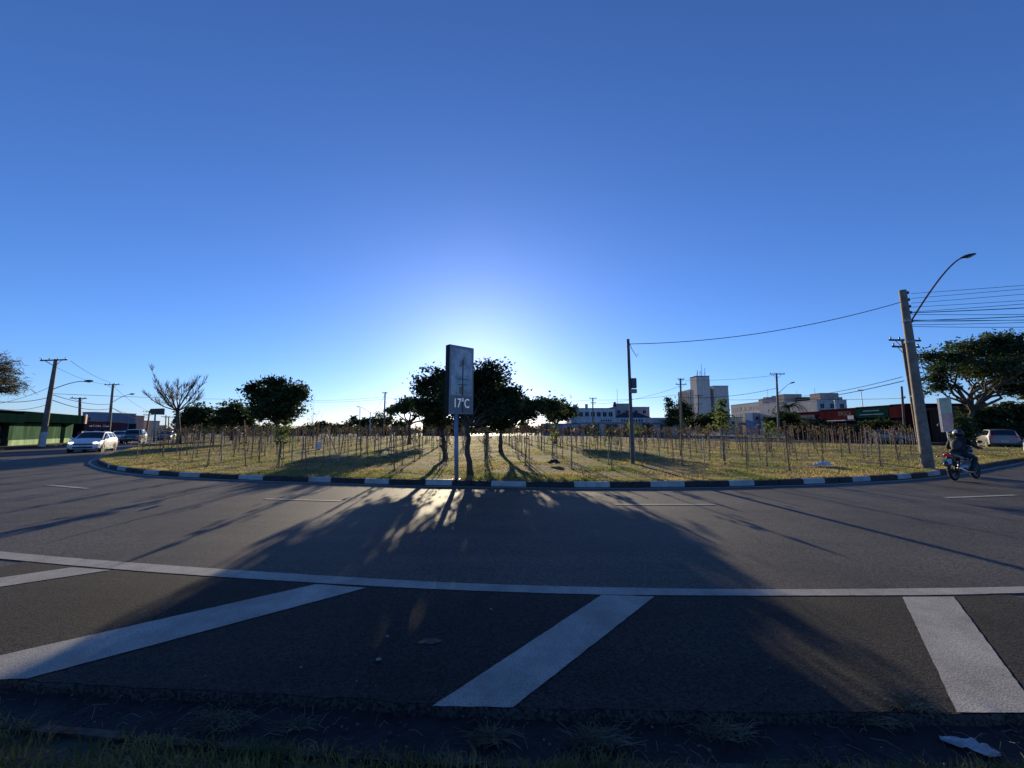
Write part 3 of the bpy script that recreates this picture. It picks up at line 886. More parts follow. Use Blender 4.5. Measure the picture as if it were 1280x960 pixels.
def bush(name, label, Y, blobs, count, leaf, mt, seed, group=None, zb=0.0, clump=.6):
    rnd = random.Random(seed)
    c0 = dp(blobs[0][0], 545, Y); c0.z = zb
    root = thing(name, label, 'bush', c0, 0, group)
    B = []; tb = MB(); k = Y / F
    for x, y, rx, ry in blobs:
        c = dp(x, y, Y) - c0
        B.append(((c.x, c.y, max(c.z, ry * k * .5)), (rx * k, (rx + ry) * .6 * k, ry * k)))
        tb = MB(); limb(tb, (c.x * 0.6, rnd.uniform(-.3, .3), 0), c, 0.05, 0.015, rnd, .2, 4, 5); tb.build('stem', M['bark'], root)
    crown_mesh(B, count, leaf, rnd, clump, 26, 1.6, 0.4, 0.9).build('crown', M[mt], root)
    return root
bush('hedge_bush', 'tall dark thicket behind the silver car under the big spreading tree', 42.8, [(1225, 522, 22, 20), (1252, 515, 24, 22), (1280, 518, 26, 24), (1240, 535, 30, 16), (1275, 537, 30, 16), (1310, 520, 28, 26)], 9000, 0.26, 'leaf_dark', 41)
bush('hedge_bush', 'upright green shrub beside the leaning two-panel board on the right', 33, [(1200, 527, 8, 15), (1205, 540, 8, 12), (1197, 543, 6, 10)], 2600, 0.15, 'leaf_mid', 42, clump=.35)
bush('hedge_bush', 'broad hazy green thicket behind the stakes left of the clock sign', 100, [(455, 530, 22, 10), (478, 528, 20, 11), (435, 533, 16, 8), (500, 532, 14, 9), (420, 537, 12, 6)], 4600, 0.5, 'leaf_mid', 43, clump=1.1)
bush('hedge_bush', 'lower dark thicket right of the tall ragged tree', 92, [(408, 534, 12, 9), (392, 537, 11, 7), (420, 539, 10, 5), (378, 540, 8, 5)], 3000, 0.45, 'leaf_dark', 44, clump=1.0)
bush('hedge_bush', 'thicket of small trees between the rounded dark tree and the low one', 78, [(268, 536, 9, 8), (312, 536, 9, 8), (228, 538, 8, 7), (330, 539, 10, 6)], 3000, 0.38, 'leaf_mid', 45, clump=.8)
bush('hedge_bush', 'dark thicket behind the main tree at the back of the plaza', 104, [(600, 534, 20, 8), (630, 533, 20, 9), (655, 535, 16, 7), (675, 537, 12, 6), (570, 537, 10, 5)], 3600, 0.5, 'leaf_dark', 46, clump=1.0)

bush('hedge_bush', 'far dark thicket at the back of the plaza behind the box pole', 101, [(735, 538, 14, 6), (770, 539, 16, 6), (805, 538, 16, 6), (712, 539, 10, 6)], 3200, 0.42, 'leaf_olive', 47, clump=.9)
bush('hedge_bush', 'far thicket at the back left of the plaza behind the tall ragged tree', 96, [(345, 539, 14, 6), (365, 540, 14, 6), (320, 540, 12, 6), (290, 540, 14, 6)], 3200, 0.42, 'leaf_olive', 48, clump=.9)
bush('hedge_bush', 'low thicket at the back of the plaza left of the clock sign post', 97, [(505, 541, 12, 5), (480, 541, 12, 5), (460, 541, 12, 5)], 2400, 0.42, 'leaf_dark', 49, clump=.9)

# leafless tree
def bare_tree(name, label, Y, base, fork, tips, rad, seed, twigs, bark):
    rnd = random.Random(seed)
    bp = dp(base[0], base[1], Y); bp.z = lawn_z(bp.x, bp.y) - 0.05 if inside(bp.x, bp.y) else 0
    root = thing(name, label, 'tree', bp)
    tb = MB()
    fp = dp(fork[0], fork[1], Y) - bp
    tb.tube([(0, 0, 0), fp * 0.3 + V((rad * .3, 0, 0)), fp * 0.7, fp], [rad * 1.3, rad, rad * .9, rad * .85], 10)
    tb.build('trunk', M[bark], root, smooth=True)
    lb = MB()
    for (x, y, via, dy) in tips:
        mid = dp(via[0], via[1], Y + dy * .6) - bp
        tip = dp(x, y, Y + dy) - bp
        path = []
        n = 9
        for i in range(n + 1):
            t = i / n
            p = fp * (1 - t) ** 2 + mid * 2 * t * (1 - t) + tip * t * t
            w = 0.05
            path.append(p + (V((rnd.uniform(-w, w), rnd.uniform(-w, w), rnd.uniform(-w, w))) if 0 < i < n else V((0, 0, 0))))
        r0 = rad * 0.36
        lb.tube(path, [r0 * (1 - .86 * (i / n)) for i in range(n + 1)], 6)
        for k in range(twigs):
            i = rnd.randint(3, n - 1)
            p = path[i]; d = (path[i] - path[i - 1]).normalized()
            d2 = (d + V((rnd.uniform(-.9, .9), rnd.uniform(-.9, .9), rnd.uniform(-.1, 1.0)))).normalized()
            L = rnd.uniform(.4, 1.1) * (1.35 - i / n) * rad * 6.5
            q = [p, p + d2 * L * .5 + V((0, 0, .03)), p + (d2 + V((0, 0, .35))) * L]
            lb.tube(q, [rad * .10, rad * .06, rad * .025], 4)
            for _ in range(2):
                d3 = (d2 + V((rnd.uniform(-.9, .9), rnd.uniform(-.9, .9), rnd.uniform(-.1, .8)))).normalized()
                lb.tube([q[1], q[1] + d3 * L * .55], [rad * .07, rad * .03], 3)
    lb.build('branches', M[bark], root, smooth=True)
    return root
bare_tree('leafless_tree', 'leafless tree with a spreading bare crown at the left end of the plaza', 38, (223, 557), (222, 514),
          [(186, 454, (205, 500), 0), (179, 489, (195, 508), .5), (261, 469, (240, 500), 0), (252, 470, (236, 485), 1.0), (234, 480, (226, 495), -.5), (207, 478, (215, 497), -1), (222, 474, (222, 495), 1.2), (244, 478, (232, 495), -1.2), (190, 472, (203, 503), 1.5), (253, 490, (245, 503), 1.5), (214, 485, (214, 505), 2), (196, 485, (208, 506), -1.8)], 0.19, 51, 30, 'bark')
bare_tree('leafless_tree', 'thin bare wispy sapling tree right of the tall ragged tree', 46, (391, 552), (391, 530),
          [(394, 492, (392, 510), 0), (384, 505, (388, 518), .4), (402, 508, (396, 520), 0), (379, 515, (386, 524), -.3), (405, 518, (398, 525), .3), (390, 500, (390, 515), -.3)], 0.05, 52, 8, 'twig')

# palm
pr = thing('palm_tree', 'short drooping palm between the street-lamp pole and the apartment blocks', 'palm', (0, 0, 0))
pb = dp(985, 545, 72); pb.z = 0; pr.location = pb
top = dp(986, 508, 72) - pb
MB().tube([(0, 0, 0), top * .5 + V((.1, 0, 0)), top], [.22, .17, .15], 8).build('trunk', M['bark'], pr, smooth=True)
fm = MB(); rnd = random.Random(61)
for k in range(20):
    a = 2 * pi * k / 20 + rnd.uniform(-.2, .2); L = rnd.uniform(2.4, 3.2); rise = rnd.uniform(.1, 1.1)
    path = [top + V((cos(a) * L * t, sin(a) * L * t, rise * sin(pi * t * .8) * 1.2 - 1.9 * t * t)) for t in [i / 8 for i in range(9)]]
    fm.tube(path, [.03] * 8 + [.01], 4)
    for i in range(1, 9):
        for sgn_ in (-1, 1):
            for o_ in (0, .5):
                p = path[i - 1].lerp(path[i], o_); sdv = V((-sin(a), cos(a), 0)) * sgn_
                e = p + sdv * .55 * (1.1 - i / 11) + V((cos(a) * .25, sin(a) * .25, -.28))
                t = V((cos(a), sin(a), 0)) * .05
                fm.add([p - t, p + t, e], [(0, 1, 2)])
fm.build('crown', M['leaf_dark'], pr)

# far-off wooded horizon that reads as one mass
dm = MB(); rnd = random.Random(71)
for _ in range(520):
    a = rnd.uniform(-1.05, 1.05); r = rnd.uniform(230, 420)
    x, y = sin(a) * r * 1.3, cos(a) * r
    h = rnd.uniform(1.5, 5.0); w = rnd.uniform(3, 8)
    for _ in range(26):
        p = V((x + rnd.gauss(0, w * .5), y + rnd.gauss(0, w * .4), abs(rnd.gauss(0, h * .5))))
        leaf_card(dm, p, rnd.uniform(0.9, 1.8), rnd)
dm_o = dm.build('distant_woods', M['leaf_mid']); dm_o['kind'] = 'stuff'

# ------------------------------------------------------------------ saplings and stakes
rnd = random.Random(81)
def sapling_proto(kind):
    root = bpy.data.objects.new('staked_sapling', None); COL.objects.link(root)
    h = [1.45, 1.4, 1.5, 1.35, 1.55, 1.4, 1.5, 1.6][kind]
    sm = MB()
    lean = rnd.uniform(-.04, .04)
    w = 0.0155 if kind not in (3, 5) else 0.021
    sm.tube([(0, 0, -0.1), (lean * .5, rnd.uniform(-.01, .01), h * .5), (lean, 0, h)], [w * 1.1, w, w * .9], 6)
    if kind == 5:
        sm.tube([(0.45, 0.05, -0.1), (0.46, 0.05, h * .95)], [w, w * .9], 6)
        sm.tube([(0.0, 0.03, h * .72), (0.46, 0.07, h * .70)], [.012, .012], 5)
    sm.build('stake', M['stake_pale'] if kind in (3, 5) else M['stake'], root)
    hs = [1.1, 1.4, 1.35, 0, 1.5, 1.25, 1.4, 1.15][kind]
    if hs:
        tm = MB()
        pts = [V((.05, .03, 0))]
        for i in range(1, 8):
            pts.append(V((.05 + rnd.gauss(0, .02) + .015 * i * lean * 10, .03 + rnd.gauss(0, .02), hs * i / 7)))
        tm.tube(pts, [.008 - .0007 * i for i in range(8)], 5)
        tips = [pts[-1]]
        for _ in range(5 if kind in (1, 2, 4, 6) else 3):
            i = rnd.randint(4, 7)
            e = pts[i] + V((rnd.uniform(-.22, .22), rnd.uniform(-.22, .22), rnd.uniform(.02, .15)))
            tm.tube([pts[i], pts[i].lerp(e, .5) + V((0, 0, .02)), e], [.005, .004, .002], 4); tips.append(e)
        tm.build('stem', M['twig'], root)
        n, mt, sz = {0: (4, 'leaf_dry', .07), 1: (14, 'leaf_dry', .08), 2: (15, 'leaf_mid', .08), 4: (45, 'leaf_bright', .10), 5: (12, 'leaf_dry', .08), 6: (14, 'leaf_pale', .08), 7: (16, 'leaf_olive', .08)}[kind]
        lm = MB()
        for _ in range(n):
            t = rnd.choice(tips)
            leaf_card(lm, t + V((rnd.gauss(0, .07), rnd.gauss(0, .07), rnd.gauss(-.06, .09))), sz * rnd.uniform(.7, 1.4), rnd)
        lm.build('leaves', M[mt], root)
    # weeded dirt mound at the foot
    mm = MB(); prof_ = []
    N = 10
    vs = [(0, 0, .05)] + [((.17 + .05 * rnd.random()) * cos(2 * pi * k / N), (.15 + .05 * rnd.random()) * sin(2 * pi * k / N), -.02) for k in range(N)]
    mm.add(vs, [(0, 1 + k, 1 + (k + 1) % N) for k in range(N)])
    mm.build('soil_mound', M['soil'], root)
    return root
M['soil'] = mat('dug soil', (0.075, 0.048, 0.03), .95, var=.4, scale=8, bmp=.6)
KIND = ['brown stake with a short dry twig', 'brown stake with dry brown-leaved sapling', 'brown stake with thin green-leaved sapling', 'pale bare stake without a plant', 'brown stake with bushy bright green sapling',
        'pair of pale stakes joined by a rail', 'brown stake with bleached pale-leaved sapling', 'brown stake with small olive sapling']
protos = [sapling_proto(k) for k in range(8)]
occupied = [(gp(571, 597, .2), 0.6), (gp(588, 600, .2), 0.8), (gp(1160, 582, .2), 1.0), (gp(791, 577, .3), .5), (gp(1028, 582, .25), .8), (gp(692, 580, .3), .6)]
spots = []
y = 12.0; row = 0
while y < 62:
    st = 1.5 + 0.012 * (y - 12)
    x = -64 + (row % 2) * st * .5
    while x < 46:
        xx, yy = x + rnd.uniform(-.18, .18), y + rnd.uniform(-.18, .18)
        x += st
        if not inside(xx, yy) or bdist(xx, yy) < 1.15: continue
        p = cam.matrix_world  # unused; keeps the frustum test explicit below
        cz = yy * cos(PITCH)
        if abs(xx / max(cz, .1) * F) > 655: continue
        if any((V((xx, yy, 0)) - V((o_.x, o_.y, 0))).length < r_ for o_, r_ in occupied): continue
        if xx / cz * F > 505 and yy < 40: continue
        if rnd.random() < 0.06: continue
        spots.append((xx, yy))
    y += 1.45 + 0.012 * (y - 12); row += 1
spots.sort(key=lambda p: p[1] ** 2 + p[0] ** 2)
near, rest = spots[:292], spots[292:]
used = set()
for i, (x, yy) in enumerate(near):
    k = rnd.choices(range(8), [9, 5, 3, 5, 0.3, 0.5, 1.0, 2])[0]
    side = x - (-0.091) * yy
    px_ = 640 + x / yy * F
    where = ('by the left tip' if px_ < 300 else 'left of clock sign' if px_ < 560 else 'between sign and box pole' if px_ < 790 else 'right of box pole' if px_ < 1000 else 'towards thick leaning pole')
    depth_ = 'front rows' if yy < 16 else 'middle rows' if yy < 21 else 'back rows'
    lab = f'{KIND[k]}, {depth_}, {where}'
    loc = (x, yy, lawn_z(x, yy) - 0.01)
    sc = rnd.uniform(.80, 1.14); tl = (rnd.gauss(0, .035), rnd.gauss(0, .045))
    if k not in used:
        used.add(k); r = protos[k]
        r.location = loc; r.rotation_euler = (tl[0], tl[1], rnd.uniform(0, 6.28)); r.scale = (sc,) * 3
        tag(r, lab, 'sapling', 'staked saplings on the grass plaza')
    else:
        r = dup_tree(protos[k], loc, rnd.uniform(0, 6.28), sc, lab, 'staked saplings on the grass plaza', tl)
        r['category'] = 'sapling'
for k in range(8):
    if k not in used:
        for c in list(protos[k].children): bpy.data.objects.remove(c)
        bpy.data.objects.remove(protos[k])
rm = MB()
for x, yy in rest:
    z = lawn_z(x, yy); h = rnd.uniform(1.2, 1.7); mi_ = rnd.choice([1, 2, 2])
    rm.tube([(x, yy, z - .05), (x + rnd.gauss(0, .05), yy, z + h)], .022, 5, mi=0)
    for _ in range(rnd.choice([4, 10, 16, 26])):
        leaf_card(rm, V((x + rnd.gauss(0, .12), yy + rnd.gauss(0, .12), z + h * rnd.uniform(.7, 1.15))), .1, rnd) ; rm.m[-1] = mi_
ro = rm.build('distant_saplings', [M['stake'], M['leaf_olive'], M['leaf_dry']]); ro['kind'] = 'stuff'
# the few plants that stand out
def special(px, py, Y, htop, label, leafm, n, spread, stake_h=1.5, lean=0.0):
    p = gp(px, py, .35); p.z = lawn_z(p.x, p.y) - .01
    root = thing('staked_sapling', label, 'sapling', p, 0, 'staked saplings on the grass plaza')
    MB().tube([(0, 0, -.1), (lean, 0, stake_h)], [.026, .022], 6).build('stake', M['stake_pale'] if lean else M['stake'], root)
    if n:
        tm = MB(); pts = [V((.05, .03, htop * i / 7)) + V((rnd.gauss(0, .02), rnd.gauss(0, .02), 0)) for i in range(8)]
        tm.tube(pts, [.016 - .0016 * i for i in range(8)], 5); tm.build('stem', M['twig'], root)
        lm = MB()
        for _ in range(n):
            t = rnd.random()
            leaf_card(lm, V((.05 + rnd.gauss(0, spread * (1.1 - t * .6)), .03 + rnd.gauss(0, spread * (1.1 - t * .6)), htop * (.55 + .48 * t))), .12 * rnd.uniform(.6, 1.3), rnd)
        lm.build('leaves', M[leafm], root)
special(905, 574, 17, 2.55, 'tallest bushy green sapling on the plaza, in front of the tower building', 'leaf_bright', 260, .19)
special(349, 580, 15, 1.7, 'yellow-green bushy sapling below the tall ragged tree', 'leaf_bright', 130, .17)
special(962, 565, 22, 1.75, 'yellow-green leafy sapling in front of the tall street-lamp pole', 'leaf_bright', 110, .2)
special(423, 569, 18, 0, 'pale stake leaning steeply to the left of its neighbours', 'leaf_dry', 0, 0, 1.35, -.62)

# ------------------------------------------------------------------ clock sign
sp = gp(571, 598, .16); sp.z = lawn_z(sp.x, sp.y) - .02
sgn_root = thing('clock_sign', 'tall street clock sign on a blue-grey post showing a temperature', 'sign', sp)
Ys = sp.y
fl = dp(562, 430, Ys) - sp            # front face, left top corner
bl_ = dp(562, 517.5, Ys) - sp
ang = radians(42)                     # the face looks towards the camera's right
fx = V((cos(ang), sin(ang), 0)); nrm = V((sin(ang), -cos(ang), 0))
Wd, Ht, Tk = 0.92, fl.z - bl_.z, 0.22
z0 = bl_.z
orig_ = V((fl.x, fl.y, z0))
def sq(u, v, d=0.0): return orig_ + fx * u + V((0, 0, v)) + nrm * d
q3 = Matrix((fx, -nrm, V((0, 0, 1)))).transposed()
cab = MB(); cab.box(orig_ + fx * Wd / 2 - nrm * Tk / 2 + V((0, 0, Ht / 2)), (Wd, Tk, Ht), rot=q3)
cab_o = cab.build('cabinet', mat('black sign cabinet', (0.008, 0.008, 0.010), .6, 0, var=.2, spec=.2), sgn_root, bevel=.012)
def panel(name, u0, u1, v0, v1, d, m, t=.004):
    return MB().box(orig_ + fx * (u0 + u1) / 2 + nrm * (d) + V((0, 0, (v0 + v1) / 2)), (u1 - u0, t, v1 - v0), rot=q3).build(name, m, sgn_root)
panel('bezel', .012, Wd - .012, .012, Ht - .012, .003, mat('grey sign bezel', (0.30, 0.29, 0.29), .45, .1, var=.1))
panel('clock_display', .05, Wd - .05, .06, Ht * .265, .008, mat('grey display', (0.22, 0.215, 0.215), .35, var=.15))
pm, nt, bs = base_mat('washed out poster')
nt.links.new(noise_col(nt, (0.27, 0.29, 0.31), (0.58, 0.59, 0.59), 2.4, detail=9, lo=.40, hi=.58, rough=.7), bs.inputs['Base Color'])
bs.inputs['Roughness'].default_value = .22
panel('poster', .07, Wd - .07, Ht * .275, Ht - .10, .008, pm)
pg = MB()  # reflection of a power pole, painted on the poster as flat coloured shapes
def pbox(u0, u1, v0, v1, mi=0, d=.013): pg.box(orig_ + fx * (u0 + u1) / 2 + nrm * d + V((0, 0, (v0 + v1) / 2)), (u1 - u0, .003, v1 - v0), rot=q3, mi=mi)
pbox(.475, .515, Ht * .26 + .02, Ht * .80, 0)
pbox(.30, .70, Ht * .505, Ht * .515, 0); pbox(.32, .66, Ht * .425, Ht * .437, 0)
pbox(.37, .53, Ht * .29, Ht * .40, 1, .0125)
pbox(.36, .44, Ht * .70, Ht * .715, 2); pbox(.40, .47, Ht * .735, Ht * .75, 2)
pg.build('painted_reflection', [mat('reflection dark', (.03, .035, .05), .3, var=.2), mat('reflection olive', (.20, .17, .07), .3, var=.3), mat('poster red', (.25, .05, .06), .3, var=.2)], sgn_root)
MB().box(orig_ + fx * .50 + nrm * .0125 + V((0, 0, Ht * .11)), (.035, .003, Ht * .17), rot=q3).build('display_joint', M['black'], sgn_root)
def text(body, parent, loc, rotm, size, m, name='lettering', extrude=.002, sx=1.0, align='CENTER'):
    c = bpy.data.curves.new(name, 'FONT'); c.body = body; c.size = size; c.extrude = extrude; c.align_x = align; c.align_y = 'CENTER'
    c.materials.append(m)
    tmp = bpy.data.objects.new('lettering_curve', c); COL.objects.link(tmp)
    me = bpy.data.meshes.new_from_object(tmp.evaluated_get(bpy.context.evaluated_depsgraph_get()))
    bpy.data.objects.remove(tmp)
    o = bpy.data.objects.new(name, me); COL.objects.link(o)
    o.parent = parent
    mt = Matrix.Translation(loc) @ rotm.to_4x4() @ Matrix.Diagonal((sx, 1, 1, 1))
    o.matrix_local = mt
    return o
qt = Matrix((fx, V((0, 0, 1)), nrm)).transposed()
text('17°C', sgn_root, sq(.46, Ht * .155, .016), qt, .40, mat('lit digits', (.75, .77, .79), .4, var=0, emit=(.9, .95, 1), estr=.13), 'digits', sx=.72)
pc = orig_ + fx * (Wd * .42) - nrm * Tk / 2
pst = V((dp(572.5, 560, Ys).x - sp.x, 0, 0))
MB().tube([(pc.x * .3 + pst.x * .7, 0, -.1), (pc.x, pc.y * .6, z0 + .05)], [.062, .062], 14).build('post', M['metal_blue'], sgn_root, smooth=True)
MB().box((pc.x * .3 + pst.x * .7, 0, .01), (.26, .26, .03)).build('base_plate', M['dark_metal'], sgn_root)

# ------------------------------------------------------------------ poles
def crossarm(mb, c, d, L, w=.09, h=.11):
    d = V((d[0], d[1], 0)).normalized()
    mb.box(c, (L, w, h), rz=atan2(d.y, d.x))
def insulators(mb, c, d, offs):
    d = V((d[0], d[1], 0)).normalized()
    for o_ in offs:
        p = V(c) + d * o_
        mb.lathe([(0.0, .05), (.035, .06), (.05, .10), (.03, .13), (.05, .16), (.03, .21), (0, .22)], 8, c=p)
def lamp(root, p0, p1, head_dir, hl=.75, pr_=.035):
    """curved steel arm that carries a street lamp head"""
    p0, p1 = V(p0), V(p1)
    mid = p0.lerp(p1, .72) + V((0, 0, (p1 - p0).length * .06))
    pts = []
    for i in range(13):
        t = i / 12
        pts.append(p0 * (1 - t) ** 2 + mid * 2 * t * (1 - t) + p1 * t * t)
    MB().tube(pts, pr_, 8).build('lamp_arm', M['metal_grey'], root, smooth=True)
    hd = V(head_dir).normalized()
    hz = atan2(hd.y, hd.x); pitch = atan2(hd.z, sqrt(hd.x ** 2 + hd.y ** 2))
    rot = (Matrix.Rotation(hz, 3, 'Z') @ Matrix.Rotation(-pitch, 3, 'Y'))
    hm = MB()
    n = 12; prof_ = [(-.05, .05, .045), (.05, .10, .06), (.25, .17, .075), (.5, .19, .08), (.68, .16, .06), (.75, .05, .03)]
    vs = []
    for x, wy, hz_ in prof_:
        for k in range(n):
            a = 2 * pi * k / n
            z = sin(a) * hz_; z = z if z > 0 else z * .55
            vs.append(p1 + rot @ V((x * hl / .75, cos(a) * wy * hl / .75, z * hl / .75)))
    hm.add(vs, [(i * n + k, i * n + (k + 1) % n, (i + 1) * n + (k + 1) % n, (i + 1) * n + k) for i in range(len(prof_) - 1) for k in range(n)] + [tuple(range(n - 1, -1, -1)), tuple((len(prof_) - 1) * n + k for k in range(n))])
    ho = hm.build('lamp_head', M['dark_metal'], root, smooth=True)
    MB().ellipsoid(p1 + rot @ V((.42 * hl / .75, 0, -.03 * hl / .75)), (.2 * hl / .75, .12 * hl / .75, .06 * hl / .75), 10, 6, rot=rot).build('lens', M['headlight'], ho, smooth=True)

def pole(label, base, top, Y, r0, r1, m='pole', arms=(), lampspec=None, cat='utility pole', z=None, white=0, name='utility_pole', box=None, group=None, insul=True, extra=None, Yt=None):
    bp = dp(base[0], base[1], Y)
    bp.z = z if z is not None else (lawn_z(bp.x, bp.y) - .05 if inside(bp.x, bp.y) else .0)
    root = thing(name, label, cat, bp, 0, group)
    tp = dp(top[0], top[1], Yt or Y) - bp
    MB().tube([V((0, 0, -.1)), tp * .33, tp * .66, tp], [r0, r0 + (r1 - r0) * .33, r0 + (r1 - r0) * .66, r1], 14).build('shaft', M[m], root, smooth=True, angle=40)
    if white:
        MB().tube([tp * 0.0, tp * (white / tp.z)], [r0 + .006, r0 + .004], 14).build('painted_foot', M['whitewash'], root, smooth=True, angle=40)
    for t, L, d, offs in arms:
        c = tp * t + V((0, -r1 - .05, 0))
        am = MB(); crossarm(am, c, d, L)
        dd = V((d[0], d[1], 0)).normalized()
        am.tube([c + dd * L * .33, tp * (t - .07)], .02, 5); am.tube([c - dd * L * .33, tp * (t - .07)], .02, 5)
        ao = am.build('crossarm', M['wood_pole'], root)
        im = MB(); insulators(im, c, d, offs); im.build('insulators', M['ceramic'], ao, smooth=True)
    if lampspec:
        a0_, a1_, dY, hl = lampspec
        p0 = tp * a0_
        p1 = dp(a1_[0], a1_[1], Y + dY) - bp
        hd = (p1 - p0); hd.z *= .25
        lamp(root, p0, p1, hd, hl)
    return root, bp, tp

# left street poles
ST = V((-0.52, 0.85, 0))             # the way the left street runs
SN = V((0.85, 0.52, 0))              # across it
P1, b1, t1 = pole('tall concrete pole with a whitewashed foot in front of the green wall', (52, 557), (70, 449), 35.3, .23, .13, 'pole', [(.985, 3.0, (1, -.15), (-1.35, -.5, .5, 1.35))], (.64, (107, 477), -2.5, 1.0), z=.12, white=1.3, group='street-lamp poles along the left street')
P2, b2, t2 = pole('street-lamp pole rising behind the white hatchback on the left', (135, 549), (141.5, 480), 57, .20, .13, 'pole', [(.985, 2.4, (1, -.1), (-1.1, -.4, .4, 1.1))], (.66, (163, 493), -3, 1.0), z=.12, group='street-lamp poles along the left street')
P3, b3, t3 = pole('utility pole left of the dark billboard at the end of the left street', (182, 549), (187, 514), 90, .20, .13, 'pole', [(.985, 3.0, (1, -.1), (-1.3, -.5, .5, 1.3)), (.86, 2.6, (1, -.1), (-1.1, 1.1))], None, z=.12)
P4, b4, t4 = pole('left one of two thin poles side by side under the leafless tree', (206, 549), (207.5, 519), 108, .16, .12, 'wood_pole', [(.93, 2.4, (1, 0), (-1.1, 1.1))], None, z=.1)
P5, b5, t5 = pole('right one of two thin poles side by side under the leafless tree', (209.5, 549), (211, 521), 112, .16, .12, 'wood_pole', [(.98, 2.8, (1, 0), (-1.2, 1.2))], None, z=.1)
P0, b0, t0 = pole('short pole with a skewed crossarm rising behind the green shop corner', (99, 552), (100, 497), 52, .17, .13, 'wood_pole', [(.98, 1.6, (1, .6), (-.6, .6))], None, z=.1)
P6, b6, t6 = pole('timber pole left of the flat-topped spreading tree', (479.5, 548), (481.5, 490), 66, .15, .11, 'wood_pole', [(.98, .9, (1, .3), (-.35, .35))], None, z=.1)
P7, b7, t7 = pole('thin lamp pole with a short arm at the back of the plaza', (462, 547), (463, 515), 72, .10, .07, 'metal_grey', [], (.97, (451, 509), 0, .8), z=.1, cat='street lamp', name='street_lamp')
P8, b8, t8 = pole('pale thin pole behind the broad hazy thicket', (449.5, 547), (450, 510), 84, .10, .08, 'pole', [], None, z=.1)
# right side poles
P9, b9, t9 = pole('slim metal pole with a grey meter box standing on the grass', (791, 577), (785, 424), gp(791, 577, .33).y, .075, .058, 'dark_steel', [], None)
bx = t9 * .64
MB().box(bx + V((.13, -.05, 0)), (.21, .2, .40)).build('meter_box', mat('dark grey box', (.06, .065, .07), .5, var=.2), P9, bevel=.012)
MB().box(bx + V((.11, -.05, -.32)), (.26, .18, .16)).build('junction_box', mat('pale grey box', (.2, .2, .2), .5, var=.2), P9, bevel=.01)
MB().tube([t9 + V((0.02, -.07, -.15)), t9 + V((.12, -.1, -.45)), t9 + V((.30, -.1, -.75)), t9 + V((.36, -.1, -.62))], .012, 5).build('loose_cable', M['wire'], P9)
P10, b10, t10 = pole('far utility pole with two crossarms left of the tower building', (852, 548), (850.5, 473), 60, .19, .13, 'pole', [(.985, 1.0, (1, 0), (-.45, .45)), (.90, 1.7, (1, 0), (-.75, .75))], None, z=.1)
P11, b11, t11 = pole('tall street-lamp pole with a wide crossarm in front of the apartments', (974, 548), (970.5, 466.5), 56, .18, .12, 'pole', [(.985, 2.2, (1, 0), (-1.0, -.4, .4, 1.0))], (.68, (987, 479.5), -2, .8), z=.1)
P12, b12, t12 = pole('small utility pole in front of the white two-storey building', (741, 548), (741, 497), 74, .15, .11, 'wood_pole', [(.98, 1.5, (1, 0), (-.6, .6)), (.87, 1.1, (1, 0), (-.45, .45))], None, z=.1)
P13, b13, t13 = pole('thin pole with a crossarm against the tower wall', (872, 548), (873, 493.5), 84, .14, .1, 'wood_pole', [(.98, 1.9, (1, 0), (-.8, .8)), (.78, 1.6, (1, 0), (-.7, .7))], None, z=.1)
P14, b14, t14 = pole('double-headed thin lamp post above the red shops', (1083, 545), (1076, 488), 60, .07, .05, 'metal_grey', [], None, z=.1, cat='street lamp', name='street_lamp')
MB().box(t14 + V((0, 0, .02)), (.75, .3, .16)).build('lamp_head', M['dark_metal'], P14, bevel=.03)
P15, b15, t15 = pole('short timber pole just left of the thick leaning pole', (1131, 545), (1127, 483), 46, .13, .10, 'wood_pole', [(.8, .9, (1, .5), (.35,))], None, z=.1)
# the thick leaning pole and its neighbour
bp_ = gp(1160, 582, .25)
P16, b16, t16 = pole('thick leaning concrete pole with a long curved street lamp by the right kerb', (1160, 582), (1128, 363), bp_.y, .185, .115, 'pole', [], None)
ax = t16
MBl = MB()
rack = MB(); ins = MB()
side = V((.15, -.02, 0))
zt = [0.985, .945, .905, .87, .82]
rack.tube([ax * .99 + side * .8, ax * .78 + side * .85], .018, 5)
for t in zt:
    ins.lathe([(0, -.06), (.045, -.05), (.06, 0), (.045, .05), (0, .06)], 10, c=ax * t + side * 1.05)
ro_ = rack.build('insulator_rack', M['dark_metal'], P16); ins.build('insulators', M['ceramic'], ro_, smooth=True)
cl = MB()
for t, r_ in ((.82, .131), (.70, .139)):
    p = ax * t
    cl.lathe([(r_, -.03), (r_ + .012, -.02), (r_ + .012, .02), (r_, .03)], 16, c=p)
    cl.box(p + V((-r_ - .04, -.03, 0)), (.10, .08, .10))
cl.build('clamp', M['metal_grey'], P16)
lp1 = dp(1203, 322, bp_.y + .6) - b16
p0 = ax * .81 + V((.11, 0, 0))
pts = [p0, p0.lerp(lp1, .35) + V((-.02, 0, .10)), p0.lerp(lp1, .7) + V((-.08, 0, .22)), p0.lerp(lp1, .9) + V((-.03, 0, .12)), lp1]
sm_ = []
for i in range(25):
    t = i / 24
    # quadratic through a high elbow
    m_ = p0.lerp(lp1, .78) + V((-.18, 0, .32))
    sm_.append(p0 * (1 - t) ** 2 + m_ * 2 * t * (1 - t) + lp1 * t * t)
MB().tube(sm_, .030, 10).build('lamp_arm', mat('rusty lamp arm', (.16, .10, .10), .6, .3, var=.3), P16, smooth=True)
rootl = P16
hd = V((.95, .1, .26))
hz = atan2(hd.y, hd.x)
rot = Matrix.Rotation(hz, 3, 'Z') @ Matrix.Rotation(-atan2(hd.z, sqrt(hd.x ** 2 + hd.y ** 2)), 3, 'Y')
hm = MB(); n = 14; vs = []
